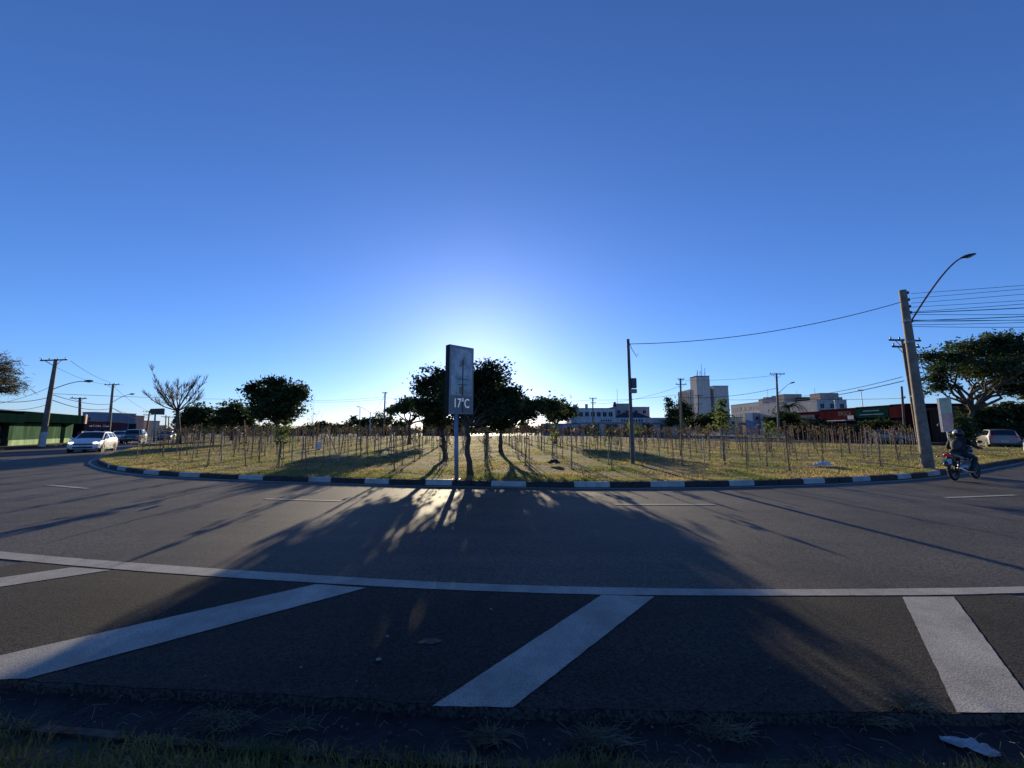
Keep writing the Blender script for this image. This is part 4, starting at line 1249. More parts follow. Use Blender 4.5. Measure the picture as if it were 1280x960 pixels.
prof_ = [(-.06, .045, .04), (.06, .07, .05), (.14, .13, .075), (.32, .16, .085), (.50, .14, .07), (.60, .05, .03)]
for x, wy, hz_ in prof_:
    for k in range(n):
        a = 2 * pi * k / n; z = sin(a) * hz_
        vs.append(lp1 + rot @ V((x, cos(a) * wy, z if z > 0 else z * .6)))
hm.add(vs, [(i * n + k, i * n + (k + 1) % n, (i + 1) * n + (k + 1) % n, (i + 1) * n + k) for i in range(5) for k in range(n)] + [tuple(range(n - 1, -1, -1)), tuple(5 * n + k for k in range(n))])
ho = hm.build('lamp_head', M['dark_metal'], P16, smooth=True)
MB().ellipsoid(lp1 + rot @ V((.32, 0, -.035)), (.17, .11, .05), 10, 6, rot=rot).build('lens', M['headlight'], ho, smooth=True)
MB().tube([ax * .66 + V((.2, 0, 0)), ax * .64 + V((.34, 0, -.05)), ax * .58 + V((.32, 0, 0)), ax * .52 + V((.38, 0, 0)), ax * .50 + V((.2, 0, 0))], .010, 5).build('loose_cable', M['wire'], P16)
P17, b17, t17 = pole('slimmer pole with two crossarms close behind the thick leaning pole', (1150, 556), (1128, 424), 25, .13, .10, 'wood_pole', [(.985, 2.3, (1, .1), (-1.05, -.4, .4, 1.05)), (.925, 2.0, (1, .1), (-.9, .9))], None)
# round sign on the slimmer pole
rs = dp(1151, 495, 24.4)
rsr = thing('round_sign', 'small round white sign disc peeking out beside the thick leaning pole', 'sign', rs)
MB().lathe([(0, -.012), (.27, -.012), (.28, 0), (.27, .012), (0, .012)], 24, axis='Y').build('disc', M['whitewash'], rsr)
MB().box((-.22, .12, 0), (.5, .2, .05)).build('bracket', M['metal_grey'], rsr)

# leaning two-panel board
bb = gp(1190, 577, .3); bb = V((26.9, 24.0, lawn_z(26.9, 24.0) - .03))
br = thing('notice_board', 'leaning board of two stacked panels, greenish above pinkish, behind the motorcyclist', 'sign', bb)
tl_, tr_, bl2, br2 = [dp(x, y, 24.0) - bb for x, y in ((1172, 498), (1187, 496.5), (1178, 540), (1191, 539))]
def slab(a, b_, c, d, t, m, name, parent):
    a, b_, c, d = map(V, (a, b_, c, d)); nn = (b_ - a).cross(d - a).normalized() * t
    mb = MB(); mb.add([a - nn, b_ - nn, c - nn, d - nn, a + nn, b_ + nn, c + nn, d + nn], [(3, 2, 1, 0), (4, 5, 6, 7), (0, 1, 5, 4), (1, 2, 6, 5), (2, 3, 7, 6), (3, 0, 4, 7)])
    return mb.build(name, m, parent)
slab(bl2, br2, tr_, tl_, .07, M['metal_grey'], 'cabinet', br)
def lp(u, v, d=-.075): 
    p = bl2.lerp(br2, u).lerp(tl_.lerp(tr_, u), v); return p + V((0, d, 0))
slab(lp(.06, .56), lp(.94, .56), lp(.94, .97), lp(.06, .97), .008, mat('greenish panel', (.33, .40, .30), .4, var=.3, scale=2), 'upper_panel', br)
slab(lp(.06, .03), lp(.94, .03), lp(.94, .54), lp(.06, .54), .008, mat('pinkish panel', (.42, .27, .25), .4, var=.25, scale=2), 'lower_panel', br)
MB().tube([lp(.5, 0, 0) + V((0, 0, .05)), V((lp(.5, 0, 0).x + .05, 0, 0))], .05, 10).build('post', M['metal_grey'], br)

# billboard and round sign on the left
bl3 = dp(192, 556, 47); bl3.z = .1
bbr = thing('billboard', 'dark lozenge-ended billboard on a single post beyond the cars', 'sign', bl3)
tp3 = dp(194, 517, 47) - bl3
MB().tube([(0, 0, 0), tp3], [.09, .08], 10).build('post', M['metal_grey'], bbr, smooth=True)
c3 = [dp(x, y, 47) - bl3 for x, y in ((190, 518), (204.5, 518.5), (205, 510.5), (189.5, 511), (187, 514.5))]
mb = MB(); k3 = len(c3)
mb.add([p + V((0, -.12, 0)) for p in c3] + [p + V((0, .12, 0)) for p in c3], [tuple(range(k3)), tuple(range(2 * k3 - 1, k3 - 1, -1))] + [(i, k3 + i, k3 + (i + 1) % k3, (i + 1) % k3) for i in range(k3)])
mb.build('board', mat('brown billboard', (.06, .045, .04), .5, var=.5, scale=1.5), bbr)
rd = dp(216, 557, 40); rd.z = lawn_z(rd.x, rd.y) - .03
rdr = thing('traffic_sign', 'round traffic sign seen from behind, left of the leafless tree trunk', 'sign', rd)
hh = dp(216, 526, 40).z - rd.z
MB().tube([(0, 0, 0), (0, 0, hh + .2)], .035, 8).build('post', M['metal_grey'], rdr)
MB().lathe([(0, -.01), (.26, -.01), (.27, 0), (.26, .01), (0, .01)], 22, axis='Y', c=(0, -.05, hh)).build('disc', M['dark_metal'], rdr)
MB().lathe([(0, -.01), (.11, -.01), (.11, .01), (0, .01)], 16, axis='Y', c=(-.33, -.05, hh - .35)).build('small_disc', M['dark_metal'], rdr)
MB().box((-.17, -.03, hh - .35), (.35, .03, .03)).build('bracket', M['dark_metal'], rdr)
ub = gp(398, 561, .4); ub.z = lawn_z(ub.x, ub.y)
ur = thing('utility_box', 'small white cabinet on a stub post standing on the grass left of the clock sign', 'utility box', ub)
MB().box((0, 0, .28), (.32, .22, .44)).build('cabinet', M['whitewash'], ur, bevel=.02)
MB().box((0, 0, .02), (.12, .12, .1)).build('foot', M['concrete'], ur)

# ------------------------------------------------------------------ wires
def wire(p0, p1, sag, label, r=.012, group=None):
    p0, p1 = V(p0), V(p1); n = 22
    pts = [p0.lerp(p1, i / n) - V((0, 0, sag * 4 * (i / n) * (1 - i / n))) - p0 for i in range(n + 1)]
    o = MB().tube(pts, r, 5).build('overhead_wire', M['wire'])
    o.location = p0
    return tag(o, label, 'wire', group)
wire(b9 + t9 + V((.05, 0, -.2)), b16 + ax * .93 + V((-.15, 0, 0)), .38, 'single slack wire from the slim box pole to the thick leaning pole', .014)
G_ = 'wires running right from the thick leaning pole'
ords = ['topmost', 'second', 'third', 'fourth', 'fifth', 'sixth', 'seventh', 'eighth', 'ninth', 'tenth', 'eleventh', 'lowest']
ys0 = [367, 373, 379, 384, 390, 391, 393, 400, 401, 402, 406, 408]
ys1 = [354, 358.5, 365, 373, 376, 379, 385, 390, 392, 394, 395, 399]
for i in range(12):
    a = dp(1139, ys0[i], b16.y - .05); c = dp(1330, ys1[i] - (ys0[i] - ys1[i]) * .3, b16.y - 2.5 + .15 * (i % 3))
    e = a + (c - a) * 4.2
    wire(a, e, .10 if i < 4 else .16 + .10 * (i % 4), ords[i] + ' of the wires running right from the thick leaning pole', .008 if i < 4 else (.015 if i in (5, 8) else .0095), G_)
def w2(a, c, sag, label, r=.03, g=None): wire(dp(*a), dp(*c), sag, label, r, g)
G2 = 'wires above the plaza and the far buildings'
w2((1128, 471, 26), (973, 495, 56), .5, 'upper wire from the leaning pole towards the street-lamp pole by the apartments', .022, G2)
w2((1130, 476, 26), (974, 500, 56), .4, 'thicker lower wire from the leaning pole towards the street-lamp pole by the apartments', .03, G2)
w2((972, 485, 56), (851, 497, 60), .5, 'wire between the street-lamp pole and the pole left of the tower', .03, G2)
w2((972, 497, 56), (873, 496, 84), .5, 'wire from the street-lamp pole to the pole against the tower wall', .03, G2)
w2((1127, 498, 46), (973, 499, 56), .1, 'level thin wire over the red shops', .022, G2)
w2((850, 483, 60), (742, 505, 74), .6, 'wire sloping down from the tower pole to the small pole left of it', .022, G2)
w2((850, 493, 60), (742, 500, 74), .3, 'nearly level wire left of the pole by the tower', .022, G2)
w2((742, 500, 74), (482, 497, 66), .6, 'long level wire behind the main tree', .022, G2)
w2((969, 469, 56), (851, 475, 60), .3, 'highest faint wire between the two far poles beside the tower', .02, G2)
G3 = 'wires along the left street'
for i, (a, c, sag, l, r) in enumerate([((49, 447, 35.3), (134, 480.5, 57), .5, 'left outer high wire between the two left street-lamp poles', .016), ((88, 451, 35.3), (155, 481.5, 57), .5, 'right outer high wire between the two left street-lamp poles', .016),
    ((62, 492, 35.3), (140, 505, 57), .4, 'upper low cable between the two left street-lamp poles', .03), ((60, 498, 35.3), (137, 511, 57), .5, 'thick low cable between the two left street-lamp poles', .035),
    ((141, 510, 57), (186, 521, 90), .8, 'sagging cable between the second lamp pole and the pole at the billboard', .035), ((141, 482, 57), (187, 514, 90), .5, 'high wire between the second lamp pole and the pole at the billboard', .02),
    ((62, 484, 35.3), (-60, 510, 30), .5, 'wire falling left from the whitewashed pole towards the needle-leaved tree', .016), ((60, 497, 35.3), (-60, 492, 26), .5, 'thick level cable running left from the whitewashed pole', .028), ((58, 506, 35.3), (-60, 492, 28), .8, 'sagging lowest cable running left from the whitewashed pole', .02),
    ((64, 492, 35.3), (345, 499, 75), .2, 'long thin wire from the whitewashed pole across to the tall ragged tree', .02), ((187, 519, 90), (136, 508, 57), .6, 'loose cable under the billboard pole', .025), ((378, 500, 90), (480, 496, 66), .3, 'thin wire right of the tall ragged tree, upper one', .02), ((378, 502, 90), (480, 499, 66), .3, 'thin wire right of the tall ragged tree, lower one', .02), ((482, 492, 66), (462, 517, 72), .7, 'slack cable between the timber pole and the thin lamp pole', .025)]):
    w2(a, c, sag, l, r, G3)

# ------------------------------------------------------------------ buildings
def bld(name, label, x0, x1, y0, y1, h, wall, group=None, roof='dark trim', rz=0.0, origin=None, parapet=.18, over=.05, z0=-.1):
    """root at the near left corner of the footprint; local x along the front, y into the block"""
    root = thing(name, label, 'building', origin if origin is not None else (x0, y0, 0), rz, group)
    w, d = x1 - x0, y1 - y0
    ox = x0 if origin is not None else 0
    oy = y0 if origin is not None else 0
    MB().box((ox + w / 2, oy + d / 2, (h + z0) / 2), (w, d, h - z0)).build('wall', W[wall], root)
    if parapet:
        MB().box((ox + w / 2, oy + d / 2, h + parapet / 2 + .002), (w + 2 * over, d + 2 * over, parapet)).build('roof', W[roof], root)
    return root
def fbox(root, name, x, y, z, sx, sy, sz, m, **k):
    return MB().box((x, y, z), (sx, sy, sz)).build(name, W[m] if isinstance(m, str) else m, root, **k)
def win_y(root, x, z, w, h, y=0.0, sill=True, fm='white render', gm=None):
    f = MB()
    t = .07
    for c, s in (((x, y - .012, z + h / 2), (w, .06, t)), ((x, y - .012, z - h / 2), (w + .12, .10, t)), ((x - w / 2, y - .012, z), (t, .06, h - t)), ((x + w / 2, y - .012, z), (t, .06, h - t)), ((x, y - .012, z), (t * .6, .05, h - t))):
        f.box(c, s)
    fo = f.build('window', W[fm], root)
    MB().box((x, y - .006, z), (w - t, .012, h - t)).build('pane', gm or M['glass'], fo)
def win_x(root, yy, z, w, h, x=0.0, fm='white render'):
    f = MB(); t = .07
    for c, s in (((x - .012, yy, z + h / 2), (.06, w, t)), ((x - .012, yy, z - h / 2), (.10, w + .12, t)), ((x - .012, yy - w / 2, z), (.06, t, h - t)), ((x - .012, yy + w / 2, z), (.06, t, h - t))):
        f.box(c, s)
    fo = f.build('window', W[fm], root)
    MB().box((x - .006, yy, z), (.012, w - t, h - t)).build('pane', M['glass'], fo)

# left street
A_ST = atan2(.853, -.522)
O_ST = V((-24.75 - .6125 * 30, 30, 0))
sw = struct(MB().box((70, -1.3, .01), (220, 2.6, .24)).build('left_pavement', M['concrete_kerb']))
sw.location = O_ST; sw.rotation_euler = (0, 0, A_ST)
gs = bld('green_shop', 'low green-walled corner shop with a dark green fascia on the left street', 7.0, 20.3, 0, 9, 2.32, 'green wall', rz=A_ST, origin=O_ST, parapet=0)
fbox(gs, 'wall_base', 12.1, -.02, .36, 10.1, .05, .56, 'pale green base')
fbox(gs, 'wall_base', 19.2, -.02, .36, 2.1, .05, .56, 'pale green base')
fbox(gs, 'door', 17.75, -.02, 1.2, .95, .04, 2.15, 'dark green fascia')
fbox(gs, 'fascia', 13.5, 3.6, 2.86, 13.6, 9.0, 1.0, 'dark green fascia')
fbox(gs, 'sign_end', 20.15, -1.0, 2.95, .5, .16, 1.15, 'peach render')
fbox(gs, 'roof', 13.0, 4.6, 3.42, 12.4, 7.4, .12, 'slate roof')
ds = bld('dark_shop', 'dark low shop in the shade at the far left edge', -14, 6.9, .3, 8, 2.3, 'dark trim', rz=A_ST, origin=O_ST, parapet=0)
fbox(ds, 'fascia', -3.6, 3.4, 2.65, 20.6, 8.8, .8, 'dark green fascia')
fbox(ds, 'wall_base', -3.6, .27, .4, 20.6, .04, .7, 'brown roof')
for k in range(3): fbox(ds, 'shutter', -9 + k * 5.2, .27, 1.5, 3.4, .05, 1.4, 'grey shutter')
ns = bld('navy_shop', 'low shop with a dark navy sign band behind the white hatchback', 22.4, 39.5, .2, 9, 2.75, 'navy fascia', rz=A_ST, origin=O_ST, parapet=0)
fbox(ns, 'fascia', 31, -.05, 2.15, 17.1, .45, 1.1, 'navy fascia')
fbox(ns, 'roof', 31, 4.6, 2.82, 17.3, 9.2, .12, 'dark trim')
for s0 in (24.4, 28.2, 32.0, 36.0): win_y(ns, s0, 1.0, 1.9, 1.0, .2)
lt = MB(); rnd = random.Random(91)
x = 24.0
for k in range(11):                                   # faded, unreadable script
    w = rnd.uniform(.35, .6)
    lt.tube([(x, -.29, 2.05), (x + w * .3, -.29, 2.05 + rnd.uniform(.15, .4)), (x + w * .6, -.29, 2.08), (x + w, -.29, 2.2)], .03, 4)
    x += w * 1.35 + (.5 if k == 5 else 0)
lt.build('lettering', W['grey render'], ns)
for lab, x0, x1, yt, Y, wall, d in (('blue-grey sheet-clad building behind the navy shop', 103.5, 119.5, 516, 74, 'blue grey sheet', 8), ('pink two-storey building behind the navy shop', 119.5, 136, 519, 82, 'pink render', 8),
                                  ('long low peach building right of the pink one', 136, 160, 526, 88, 'peach render', 8), ('small peach house just left of the billboard pole', 165, 173, 532, 100, 'peach render', 8)):
    a, c = dp(x0, yt, Y), dp(x1, yt, Y)
    r = bld('street_house', lab, a.x, c.x, Y, Y + d, a.z, wall, 'houses behind the left street', roof='pink render' if 'pink' in lab else 'grey render')
    nw = max(1, int((c.x - a.x) / 2.2))
    for i in range(nw):
        win_y(r, (i + .5) * (c.x - a.x) / nw, max(1.5, a.z - 1.3), 1.0, 1.0)
sb = dp(164, 545, 66); sb.z = .1
sgb = thing('shop_sign', 'small dark box sign on a post beyond the navy shop', 'sign', sb)
MB().box((0, 0, dp(164, 534, 66).z), (1.1, .25, 1.0)).build('box', W['dark trim'], sgb, bevel=.03)
MB().tube([(0, 0, 0), (0, 0, dp(164, 537, 66).z)], .05, 8).build('post', M['metal_grey'], sgb)

# middle row at the back of the plaza
struct(MB().box((10, 104, .01), (130, 5, .24)).build('back_pavement', M['concrete_kerb']))
rr = bld('red_roofed_shop', 'low red-fronted shop with a pale awning left of the clock sign', -23.4, -12.5, 101, 108, 4.2, 'red shop paint', roof='brown roof', parapet=.25)
fbox(rr, 'awning', 4.4, -.8, 3.3, 7.6, 1.6, .35, 'light blue render'); fbox(rr, 'door', 6.5, -.02, 1.2, 1.6, .05, 2.2, 'dark trim')
win_y(rr, 2.6, 1.6, 2.2, 1.3)
bs_ = bld('pale_blue_shop', 'pale blue low shop behind the small two-clump tree', 8.5, 18.6, 106, 114, 3.3, 'light blue render')
win_y(bs_, 2.5, 1.6, 2.6, 1.5); win_y(bs_, 7, 1.6, 2.6, 1.5)
wr = bld('white_shop_row', 'long low white shop row with dark marks on its sign band', 18.8, 49, 106, 113, 4.85, 'white render', roof='grey render')
fbox(wr, 'sign_band', 15.1, -.45, 4.25, 30.0, .9, 1.1, 'white render')
for x0, w in ((3.5, 3.2), (8.5, 3.4), (13.6, 3.2), (18.4, 3.0), (23.4, 3.2), (27.8, 2.4)):
    fbox(wr, 'shopfront', x0, -.02, 1.75, w, .05, 3.0, 'grey shutter')
mk_ = MB(); rnd = random.Random(92)
for x0, n_, sz in ((5.6, 5, .5), (11.2, 5, .55), (14.4, 4, .6), (21, 5, .4), (26, 5, .35)):
    for k in range(n_):
        mk_.box((x0 + k * .62 * sz / .5, -.92, 4.2 + rnd.uniform(-.08, .08)), (.34 * sz / .5, .02, sz * rnd.uniform(.6, 1.1)))
mk_.build('sign_marks', W['navy fascia'], wr)
tw = bld('white_two_storey_building', 'white two-storey building with a band of upper windows behind the small utility pole', 17.5, 30.6, 114, 124, 8.0, 'white render', roof='slate roof')
for i in range(7): win_y(tw, 1.2 + i * 1.75, 6.3, 1.2, 1.4)
fbox(tw, 'gable', 1.2, -.03, 8.6, 1.2, .3, 1.2, 'white render'); fbox(tw, 'gable', 4.6, -.03, 8.7, .8, .3, 1.3, 'white render')
bg_ = bld('beige_block', 'beige flat-roofed block behind the dark hipped roof', 31.2, 42.2, 118, 130, 8.6, 'beige render', roof='beige render')
fbox(bg_, 'roof_room', 3.4, 3.2, 9.3, 4.5, 4, 1.2, 'beige render'); fbox(bg_, 'chimney', .8, 1.5, 9.6, .6, .6, 1.5, 'dark trim')
for i in range(4): win_y(bg_, 1.6 + i * 2.6, 7.2, 1.1, 1.1)
MB().tube([(1.8, 2, 8.7), (1.8, 2, 14.5)], .05, 5).build('antenna', M['dark_metal'], bg_)
hr = bld('hipped_house', 'low house with a broad dark hipped roof behind the white shop row', 30.0, 41.5, 114.5, 117.5, 5.0, 'beige render', parapet=0)
hm2 = MB(); hm2.add([(-.5, -.6, 5.0), (12, -.6, 5.0), (12, 3.4, 5.0), (-.5, 3.4, 5.0), (4, 1.2, 7.0), (7.5, 1.2, 7.0)], [(0, 1, 5, 4), (1, 2, 5), (2, 3, 4, 5), (3, 0, 4), (3, 2, 1, 0)])
hm2.build('roof', W['slate roof'], hr); win_y(hr, 3, 3.6, 1, 1); win_y(hr, 8, 3.6, 1, 1)

# tower
X0 = dp(872, 500, 220).x
tb_ = thing('tower_building', 'tall pale tower with a slim lift shaft and aerials rising above the far trees', 'building', (X0, 220, 0))
zt1, zt2, zt3 = dp(872, 484, 220).z, dp(880, 470.5, 220).z, dp(900, 483, 220).z
xa_, xb_, xc_ = dp(888.5, 500, 220).x - X0, dp(893, 500, 220).x - X0, dp(911.5, 500, 220).x - X0
MB().box((xa_ / 2, 4, zt2 / 2), (xa_, 8, zt2)).build('lift_shaft', W['tower render'], tb_)
MB().box((xa_ / 2 + .5, 17.2, zt1 / 2), (xa_ - 1, 18, zt1)).build('left_wing', W['tower render'], tb_)
MB().box(((xb_ + xc_) / 2, 11.2, zt3 / 2), (xc_ - xb_, 22, zt3)).build('right_wing', W['tower render'], tb_)
MB().box(((xa_ + xb_) / 2, 13, zt3 / 2 - .3), (xb_ - xa_ + .2, 18, zt3 - .6)).build('recess_wall', W['blue grey sheet'], tb_)
MB().box(((xb_ + xc_) / 2, 11.2, zt3 + .25), (xc_ - xb_ + .3, 22.3, .5)).build('roof', W['grey render'], tb_)
for k in range(7):
    MB().box((.25, 9.0 + k * 2.6, zt1 / 2), (1.3, .35, zt1 - .6)).build('fin', W['tower render'], tb_)
for k in range(6):
    for s in range(8):
        win_x(tb_, 10.3 + k * 2.6, 3 + s * 2.9, 1.7, 1.5, 1.0)
for s in range(8): win_y(tb_, (xa_ + xb_) / 2, 3 + s * 2.9, 1.2, 1.5, 4.0)
for s in range(2): win_y(tb_, 2.2, zt2 - 2.3 - s * 2.4, 1.5, 1.1, 0, gm=M['whitewash'])
am = MB(); rnd = random.Random(93)
for x, y, h in ((1.2, 1, 4.0), (2.0, 3, 3), (3.2, 2, 3.2), (4.4, 2, 7.5), (5.0, 4, 4), (6.2, 2, 5.2), (6.8, 4, 3)):
    am.tube([(x, y, zt2 - .1), (x + rnd.uniform(-.3, .3), y, zt2 + h)], .10, 5)
    for q in range(3): am.box((x, y, zt2 + h * (.5 + .2 * q)), (.9, .12, .12))
am.build('aerials', M['metal_grey'], tb_)
MB().box((xa_ / 2, 4, zt2 + .2), (xa_ + .3, 8.3, .4)).build('roof', W['slate roof'], tb_)

# apartment blocks
ap = bld('apartment_block', 'cream apartment block with rows of small windows left of the street-lamp pole', 90.6, 99, 140, 159, 11.8, 'tower render', 'apartment blocks on the right', roof='beige render')
for s in range(3):
    for k in range(6):
        win_x(ap, 2.0 + k * 2.9, 9.9 - s * 2.7, 2.1 if k in (2, 3) else 1.5, 1.25)
fbox(ap, 'side_wing', -1.5, 2.5, 4.0, 3.0, 4.6, 8.0, 'light blue render')
win_y(ap, -1.5, 6, 1.1, 1.3, .2)
fbox(ap, 'canopy', -1.2, 9.6, 4.4, 2.4, 9, .2, 'grey render')
lowb = bld('low_grey_house', 'low grey house between the tower and the cream apartment block', 81, 89.5, 150, 158, 6.5, 'grey render')
win_y(lowb, 2, 4.5, 1.2, 1.2); win_y(lowb, 5, 4.5, 1.2, 1.2)
def apt(label, px0, px1, pt, Y, d, wall, pent, roof='grey render'):
    a, c = dp(px0, pt, Y), dp(px1, pt, Y)
    r = bld('apartment_block', label, a.x, c.x, Y, Y + d, a.z, wall, 'apartment blocks on the right', roof=roof, parapet=.3)
    for q0, q1, qt_, mm in pent:
        p, q = dp(q0, qt_, Y + 2), dp(q1, qt_, Y + 2)
        fbox(r, 'roof_room', (p.x + q.x) / 2 - a.x, min(4, d / 2 + .1), (p.z + a.z) / 2 + .2, q.x - p.x, min(4, d - .3), p.z - a.z + .4, mm)
    MB().lathe([(0, 0), (.75, 0), (.85, 1.0), (.8, 1.15), (.3, 1.3), (0, 1.3)], 14, c=((c.x - a.x) * .75, min(5, d * .5), a.z + .3)).build('water_tank', W['light blue render'], r, smooth=True, angle=40)
    MB().tube([((c.x - a.x) * .4, d * .4, a.z), ((c.x - a.x) * .4, d * .4, a.z + 4.2)], .05, 5).build('antenna', M['dark_metal'], r)
    nw = max(2, int((c.x - a.x) / 2.4)); fl_ = int(a.z / 3)
    for s in range(fl_):
        for i in range(nw):
            win_y(r, (i + .5) * (c.x - a.x) / nw, a.z - 1.5 - 3 * s, 1.2, 1.4)
    return r
apt('taller apartment block with a brownish top right behind the street-lamp pole', 953, 976, 500, 137.6, 2.2, 'cream render', [(954, 972, 498.2, 'beige render')], 'beige render')
apt('apartment block with a flat brown roof room behind the short palm', 979, 1004, 503, 126, 12, 'grey render', [(980, 1002, 494, 'beige render')])
apt('low apartment block with a dark green roof box', 1004, 1022, 503, 120, 12, 'white render', [(1005, 1014, 497.8, 'dark green roof')])
apt('right-hand apartment block topped by a wide brown roof room', 1021, 1058, 501, 112, 12, 'grey render', [(1025, 1048, 492.8, 'beige render'), (1048, 1053, 498, 'beige render')])
c0 = dp(1045, 512, 80); c0.z = 0
cr_ = thing('chimney_stack', 'thin white vent stack rising behind the dark red shop', 'chimney', c0)
MB().tube([(0, 0, 0), (0, 0, dp(1045, 501.5, 80).z)], [.16, .14], 10).build('stack', M['whitewash'], cr_, smooth=True, angle=40)
MB().lathe([(.15, 0), (.2, .05), (.2, .15), (.0, .2)], 10, c=(0, 0, dp(1045, 501.5, 80).z)).build('cap', M['metal_grey'], cr_)

# right-hand shops: fronts look towards -x
struct(MB().box((48.4, 69, .01), (3.2, 50, .24)).build('right_pavement', M['concrete_kerb']))
qx = Matrix((V((0, -1, 0)), V((0, 0, 1)), V((-1, 0, 0)))).transposed()
def shop_x(label, y0, y1, h, wall, fz0, fm, name):
    r = bld(name, label, 50, 58, y0, y1, h, wall, roof='dark trim', parapet=.15)
    L = y1 - y0
    fbox(r, 'fascia', -.15, L / 2, (fz0 + h) / 2 - .12, .35, L - .02, h - fz0 - .2, fm)
    n_ = max(1, int(L / 3))
    for k in range(n_): fbox(r, 'shopfront', -.02, (k + .5) * L / n_, 1.6, .05, L / n_ * .75, 2.9, 'dark trim')
    return r
s1 = shop_x('dark red shop with worn pale lettering and a pale awning right of the plaza', 55.9, 62.4, 4.7, 'red shop paint', 3.3, 'red shop paint', 'red_shop')
text('BIROCA', s1, V((-.34, 1.55, 4.02)), qx, .85, W['worn lettering'], sx=.72)
fbox(s1, 'awning', -.9, 1.7, 3.02, 1.5, 3.3, .16, 'white render')
fbox(s1, 'menu_board', -.36, .55, 3.45, .04, 1.0, .55, 'white render')
s1b = shop_x('dim maroon shop with a grey sign strip left of the lettered red shop', 62.5, 71, 4.5, 'dark red shop paint', 3.2, 'dark red shop paint', 'maroon_shop')
fbox(s1b, 'sign_strip', -.36, 2.3, 3.75, .06, 3.4, .75, 'grey shutter')
fbox(s1b, 'awning', -1.1, 1.9, 2.95, 2.0, 3.6, .14, 'light blue render')
s2 = shop_x('shop with a long green sign board right of the lettered red shop', 50.8, 55.8, 4.75, 'dark trim', 3.35, 'green shop paint', 'green_sign_shop')
for z_, L_ in ((4.25, 2.4), (3.75, 3.6)): fbox(s2, 'sign_line', -.34, 2.4, z_, .03, L_, .10, 'light blue render')
s3 = shop_x('short dark red shop front behind the short timber pole', 48.7, 50.7, 4.8, 'dark red shop paint', 3.2, 'red shop paint', 'dark_red_shop')
s4 = bld('brown_house', 'dim brown house with a low dark roof behind the leaning board', 52.5, 58, 45.2, 48.4, 4.0, 'brown roof', roof='brown roof', parapet=.35, over=.35)
win_x(s4, 1.2, 2.3, 1.2, 1.2); win_y(s4, 2, 2.3, 1.4, 1.2); win_y(s4, 4.3, 2.3, 1.1, 1.2)
fbox(s4, 'awning', 2.7, -.7, 3.1, 4.5, 1.4, .12, 'blue grey sheet')

